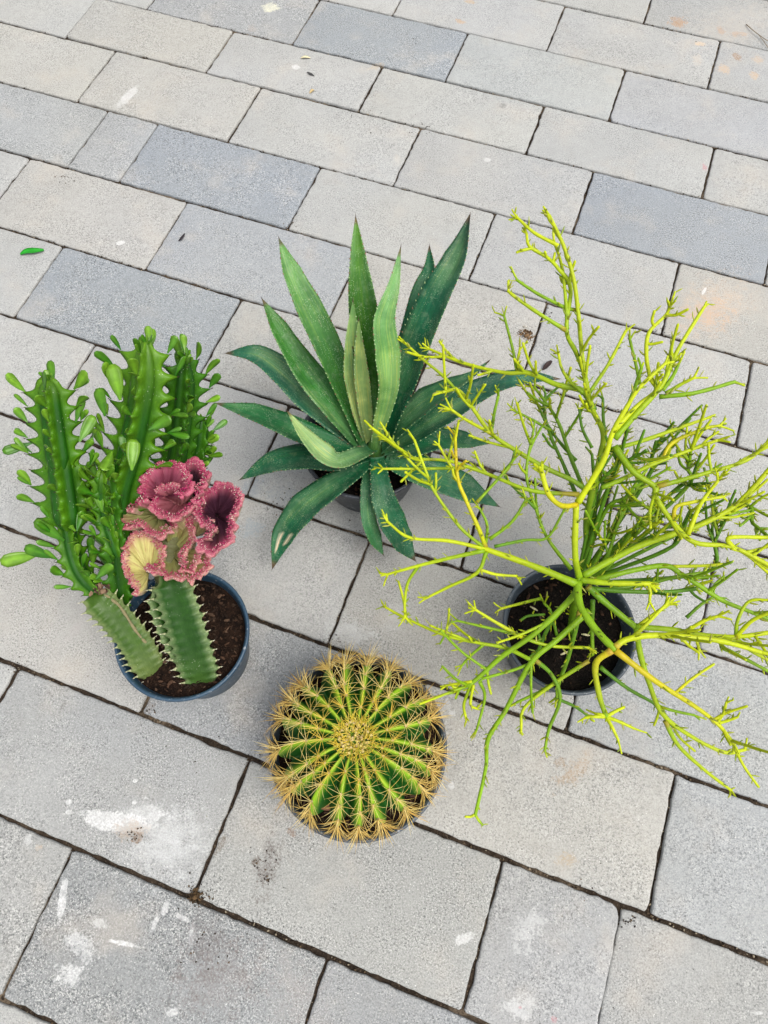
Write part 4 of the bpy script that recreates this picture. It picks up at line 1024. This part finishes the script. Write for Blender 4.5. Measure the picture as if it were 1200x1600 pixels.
    # the two thick stock stems in front
    def stock(pts, Rr, rot, nrib, cols, seed, spacing, web, tooth, flat=1.0):
        path = catmull([U(*p) for p in pts], 16)
        g, sites = ribbed(path, Rr, rot, nrib, web, tooth, spacing, cols, seed, (1.0, .95), flat=flat)
        st = g.build('stock_stem', M_euph, root, origin=path[0].copy()); th = Geo()
        for p, o, t, s in sites:
            th.cone(p - o * .0025, (o * 1.0 + t * .45).normalized() * r.uniform(.006, .009), .0019, 5, (.34, .36, .20))
            th.cone(p + (o * .8 + t * .45) * .004, (o * 1.0 + t * .5).normalized() * .004, .0008, 4, (.58, .54, .42))
        t_ = th.build('thorns', M_bit, st); t_['kind'] = 'stuff'
        return st, path
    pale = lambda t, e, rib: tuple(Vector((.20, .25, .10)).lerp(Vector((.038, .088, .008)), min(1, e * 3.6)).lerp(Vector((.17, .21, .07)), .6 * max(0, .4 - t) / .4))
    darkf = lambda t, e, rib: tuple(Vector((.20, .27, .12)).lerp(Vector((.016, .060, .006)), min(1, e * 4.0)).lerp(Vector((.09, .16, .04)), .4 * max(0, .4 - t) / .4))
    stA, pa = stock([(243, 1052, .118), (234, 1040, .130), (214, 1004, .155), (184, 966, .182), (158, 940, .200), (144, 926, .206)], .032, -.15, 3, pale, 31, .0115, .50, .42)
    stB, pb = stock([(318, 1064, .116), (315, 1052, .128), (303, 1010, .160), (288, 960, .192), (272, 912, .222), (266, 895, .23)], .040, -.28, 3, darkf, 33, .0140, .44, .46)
    # the woody line down the left stock, and a low third shoulder behind the right one
    g = Geo(); wl_ = catmull([U(156, 925, .216), (U(185, 945, .206)), U(212, 985, .180), U(240, 1018, .152), U(250, 1028, .143)], 8)
    g.tube(wl_, lambda t: .0017 + .001 * math.sin(t * 23) ** 2, 6, (.22, .19, .10), jig=.5); g.build('woody_ridge', M_bit, stA)
    stC, pc = stock([(304, 1050, .116), (298, 1038, .128), (276, 1004, .150), (256, 955, .180), (250, 915, .205)], .034, .35, 3, darkf, 35, .0150, .42, .40)
    # brown scar on the cut shoulder of the left stock
    g = Geo()
    for i in range(26):
        p = U(152 + r.gauss(0, 8), 917 + r.gauss(0, 5), .222 + r.uniform(-.004, .006)); s = r.uniform(.002, .0045)
        g.blob(p, (rdir() * s * 1.6, rdir() * s, rdir() * s), r.choice([(.12, .07, .045), (.22, .14, .09), (.05, .03, .02)]), i, .6)
    g.build('callus', M_bit, stA, smooth=False)
    # the ruffled crest: ribbons sweeping down and inwards from a winding rim
    def E(x, y, z): return U(150 + x / 4.8, 680 + y / 4.8, z)
    MAR = (.15, .030, .055)
    lobes = [   # edge points (zoom px), edge z, core (zoom px), depth, inner colour (near-black: cavity shade put into it), outer colour, pinkness
        ([(340, 1185), (300, 1090), (243, 1000), (238, 880), (268, 785), (350, 752), (428, 800), (475, 880), (462, 955), (400, 985)], .262, (395, 1030), .030, (.50, .47, .17), (.55, .50, .28), .35, .58),
        ([(385, 965), (430, 985), (520, 1018), (620, 1042), (720, 1050), (790, 1010), (818, 930), (802, 850), (765, 835), (745, 890), (705, 985), (650, 985), (622, 925), (635, 860), (690, 790), (702, 715), (655, 645), (570, 625), (553, 690), (500, 722)], .268, (565, 890), .045, (.28, .29, .10), (.62, .55, .32), .40, .55),
        ([(545, 690), (480, 735), (400, 685), (310, 632), (230, 665), (165, 605), (200, 532), (300, 515), (400, 508)], .282, (480, 600), .036, (.26, .27, .10), (.58, .47, .31), .50, .60),
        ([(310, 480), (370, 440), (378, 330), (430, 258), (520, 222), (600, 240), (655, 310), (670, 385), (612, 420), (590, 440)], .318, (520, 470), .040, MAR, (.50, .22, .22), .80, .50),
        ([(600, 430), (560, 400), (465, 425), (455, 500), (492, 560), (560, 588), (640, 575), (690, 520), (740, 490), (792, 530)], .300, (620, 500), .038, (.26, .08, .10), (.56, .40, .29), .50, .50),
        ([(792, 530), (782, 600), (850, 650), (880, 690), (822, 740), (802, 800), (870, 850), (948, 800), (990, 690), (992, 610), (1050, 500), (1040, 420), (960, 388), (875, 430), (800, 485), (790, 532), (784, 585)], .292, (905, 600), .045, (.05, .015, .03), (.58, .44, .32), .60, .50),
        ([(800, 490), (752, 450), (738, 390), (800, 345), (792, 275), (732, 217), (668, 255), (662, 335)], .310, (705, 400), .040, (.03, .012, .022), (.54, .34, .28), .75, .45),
        ([(560, 640), (640, 620), (720, 640), (800, 640), (850, 690)], .272, (720, 760), .028, (.34, .28, .14), (.50, .45, .24), .5, .4),
    ]
    fr_ = Geo()
    for li, (ed, z, core, dep, cin, cout, pk, conv) in enumerate(lobes):
        ed3 = [E(x, y, z + (.004 if j % 2 else -.002)) for j, (x, y) in enumerate(ed)]
        path = catmull(ed3, 12); n = len(path)
        # fine ruffle along the rim
        T = [f[0] for f in frames(path)]
        C3 = E(core[0], core[1], z - dep)
        rows = 10; V, Cc, UV, F = [], [], [], []; acc = 0
        for i in range(n):
            if i: acc += (path[i] - path[i - 1]).length
            nrm = T[i].cross(Vector((0, 0, 1))).normalized()
            if nrm.dot(path[i] - C3) < 0: nrm = -nrm               # points away from the cavity
            ruf = noise.noise(Vector((acc * 150, li * 9.1, 0))) * .0040 + noise.noise(Vector((acc * 700, li * 3.1, 0))) * .0012
            for side in (0, 1):
                for j in range(rows):
                    s = j / (rows - 1)
                    q = path[i].lerp(C3, (.42 * s ** 1.5) if side else min(1.0, conv * 2.1) * s ** 1.2); q.z = path[i].z - (dep * 1.25 if side else dep) * (s ** .85) * (1 + .2 * noise.noise(Vector((acc * 60, li, 5))))
                    flare = nrm * (.0032 * math.exp(-(s / .16) ** 2) + ruf * (1 - s))
                    th = .0062 * (1 - .35 * s) + ruf * 1.2
                    v = q + flare + (nrm * th if side else Vector((0, 0, 0)))
                    if j == 0: v = v + Vector((0, 0, .0)) + (nrm * -.0012 if side else nrm * .0012) + Vector((0, 0, -.0006))
                    V.append(v); UV.append((acc, s, li + side * 5))
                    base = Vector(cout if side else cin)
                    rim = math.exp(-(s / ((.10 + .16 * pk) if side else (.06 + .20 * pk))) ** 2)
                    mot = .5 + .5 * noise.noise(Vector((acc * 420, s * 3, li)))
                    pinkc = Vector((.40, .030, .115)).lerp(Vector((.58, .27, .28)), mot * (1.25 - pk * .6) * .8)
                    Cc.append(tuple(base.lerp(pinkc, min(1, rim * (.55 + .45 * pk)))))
            if True:                                                # nodules on the rim
                for q_ in range(5):
                    xx = r.uniform(-.0016, .0088); hump = 1 - ((xx - .0036) / .0055) ** 2
                    o_ = path[i] + nrm * (xx + ruf) + T[i] * r.uniform(-.0018, .0018) + Vector((0, 0, .0022 * hump - .0016 + r.uniform(-.0008, .0012)))
                    s = r.uniform(.0005, .0010)
                    rr_ = r.random()
                    rr_ -= .42 * noise.noise(Vector((acc * 70, li * 5.7, xx * 120))) + .10
                    col = Vector((.44, .012, .115)) if rr_ < .08 + .30 * pk else (Vector((.58, .105, .19)) if rr_ < .50 + .16 * pk else (Vector((.64, .33, .34)) if rr_ < .86 else Vector((.70, .58, .48))))
                    d = (nrm * ((xx - .0036) / .005 * 1.4) + Vector((0, 0, 1)) * r.uniform(.2, .8) + rvec(.3)).normalized(); a_ = d.orthogonal().normalized(); b_ = d.cross(a_)
                    fr_.blob(o_, (d * s * 2.3, a_ * s * .8, b_ * s * .8), tuple(col), r.random() * 60, .4, 0, True)
        m2 = rows * 2
        for i in range(n - 1):
            a, b = i * m2, (i + 1) * m2
            for j in range(rows - 1):
                F.append((a + j, b + j, b + j + 1, a + j + 1)); F.append((a + rows + j, a + rows + j + 1, b + rows + j + 1, b + rows + j))
            F.append((a, a + rows, b + rows, b)); F.append((a + rows - 1, b + rows - 1, b + m2 - 1, a + m2 - 1))
        for a in (0, (n - 1) * m2): F.append(tuple(a + j for j in range(rows)) + tuple(a + m2 - 1 - j for j in range(rows)))
        mesh_obj('crest_lobe', V, F, M_crest, root, True, cols=Cc, uv=UV, origin=C3)
    f_ = fr_.build('crest_fringe', M_fringe, root); f_['kind'] = 'stuff'
    # fleshy heart that carries the lobes on the stock
    g = Geo(); pth = catmull([U(268, 915, .205), U(264, 890, .216), U(262, 860, .222), U(278, 820, .226), U(296, 790, .232)], 8)
    g.tube(pth, lambda t: .017 + .006 * math.sin(PI * t), 14, (.12, .13, .05), jig=.25); g.build('crest_heart', M_crest, root, origin=pth[0].copy())
euphorbia()

# ------------------------------------------------------------------ small things lying about
def sliver(name, label, cat, pts, w, col, mat, thick=.0006, z=.001, curl=.3, group=None):
    """thin curled scrap (leaf, petal, peel) lying on the paving; pts in photo px"""
    path = catmull([U(x, y, zz) for x, y, zz in pts], 6); n = len(path); m = 5; V, F, Cc = [], [], []
    T = [f[0] for f in frames(path)]
    for i in range(n):
        t = i / (n - 1); ww = w * max(.08, math.sin(PI * (.06 + .88 * t)) ** .7); s = T[i].cross(Vector((0, 0, 1))).normalized()
        for q in (0, 1):
            for j in range(m):
                u = -1 + 2 * j / (m - 1)
                V.append(path[i] + s * u * ww + Vector((0, 0, curl * ww * u * u + (0 if q == 0 else -thick) + thick))); Cc.append(tuple(Vector(col) * (.85 + .3 * (j % 2)) * (1 if q == 0 else .8)))
    k = 2 * m
    for i in range(n - 1):
        a, b = i * k, (i + 1) * k
        for j in range(m - 1):
            F.append((a + j, a + j + 1, b + j + 1, b + j)); F.append((a + m + j, b + m + j, b + m + j + 1, a + m + j + 1))
        F.append((a, b, b + m, a + m)); F.append((a + m - 1, a + k - 1, b + k - 1, b + m - 1))
    for a in (0, (n - 1) * k): F.append(tuple(a + j for j in range(m)) + tuple(a + k - 1 - j for j in range(m)))
    o = mesh_obj(name, V, F, mat, None, True, cols=Cc, origin=path[n // 2].copy())
    return tag(o, label, cat, group)
sliver('leaf_scrap', 'bright green scrap of leaf lying on a pale paver at the left edge', 'leaf', [(32, 398, .001), (42, 394, .003), (55, 393, .004), (69, 391, .002)], .0075, (.02, .30, .02), M_leafy, curl=.5)
sliver('dry_peel', 'dark curled sliver lying on the blue grey paver at the upper left', 'litter', [(279, 377, .001), (284, 373, .004), (289, 365, .002)], .003, (.035, .03, .035), M_bit, curl=.6)
sliver('dry_peel', 'small cream curl on the pale paver near the top, beside a white fleck', 'litter', [(470, 91, .001), (477, 90, .003), (485, 91, .001)], .004, (.60, .54, .36), M_bit, curl=.6)
sliver('dry_peel', 'tiny tan curl on the pale paver near the top, below the dark chip', 'litter', [(484, 146, .001), (488, 142, .003), (491, 141, .001)], .004, (.50, .38, .20), M_bit, curl=.6)
sliver('dry_peel', 'short dark grey chip on the pale paver near the top', 'litter', [(480, 113, .001), (485, 116, .002), (491, 119, .001)], .003, (.06, .06, .06), M_bit, curl=.5)
sliver('dry_bud', 'dark dried bud on the paver just beyond the longest agave leaf tip', 'litter', [(848, 578, .001), (855, 571, .006), (862, 564, .002)], .005, (.045, .03, .028), M_bit, curl=.6)
sliver('dry_leaf', 'brown dry leaf lodged among the lower left spines of the barrel cactus', 'leaf', [(490, 1252, .152), (502, 1256, .156), (514, 1259, .156), (525, 1258, .150)], .0065, (.24, .12, .07), M_bit, curl=.5)
g = Geo(); pth = catmull([U(1166, 38, .002), U(1180, 50, .006), U(1200, 64, .004), U(1222, 76, .002)], 5)
g.tube(pth, lambda t: .0011 - .0004 * t, 6, (.24, .18, .12), jig=.3)
g.tube(catmull([U(1186, 55, .005), U(1196, 68, .004), U(1203, 80, .002)], 4), .0008, 5, (.26, .2, .14), jig=.3)
tag(g.build('twig', M_bit, None, origin=pth[0].copy()), 'thin dry brown twig on the stained paver at the top right corner', 'twig')
def clump(name, px, py, n, spread, label, pal, seed, smin=.0016, smax=.0045):
    g = Geo(); r = random.Random(seed); c = U(px, py, 0)
    for i in range(n):
        a = r.uniform(0, 2 * PI); q = spread * r.random() ** .7; s = r.uniform(smin, smax) * (1.3 - q / spread * .7)
        g.blob(c + Vector((q * math.cos(a), q * math.sin(a) * .8, s * .4 + max(0, (1 - q / spread)) * .005 * r.random())), (rdir() * s, rdir() * s * .8, rdir() * s * .7), r.choice(pal), r.random() * 70, .6)
    tag(g.build(name, M_bit, None, smooth=False, origin=c), label, 'dirt')
clump('soil_clump', 821, 524, 90, .020, 'crumbled brown clump of soil on the pale paver between agave and pencil cactus', [(.12, .07, .035), (.20, .12, .06), (.07, .04, .02), (.26, .17, .10)], 3)
clump('moss_clump', 306, 1400, 70, .013, 'dark brown moss tuft in the joint corner at the lower left', [(.045, .028, .015), (.08, .05, .025), (.13, .08, .04)], 5, .0012, .0034)
clump('root_crumb', 820, 512, 26, .013, 'pale fibrous crumbs beside the brown soil clump', [(.5, .47, .42), (.4, .36, .3)], 8, .0008, .002)
for i, (px, py, ang, lab) in enumerate(((915, 992, -10, 'pale fallen leaflet on the dark soil of the pencil cactus pot, nearest the trunk'), (881, 1021, 25, 'pale fallen leaflet on the pencil cactus soil, below the trunk'), (834, 951, -30, 'pale fallen leaflet on the pencil cactus soil, at the upper left'))):
    t = math.radians(ang); z = PEN_Z + .006; dx, dy = 7 * math.cos(t), -7 * math.sin(t)
    sliver('fallen_leaflet', lab, 'leaflet', [(px - dx, py - dy, z), (px, py, z + .003), (px + dx, py + dy, z + .001)], .0016, (.55, .50, .30), M_bit, curl=.4)
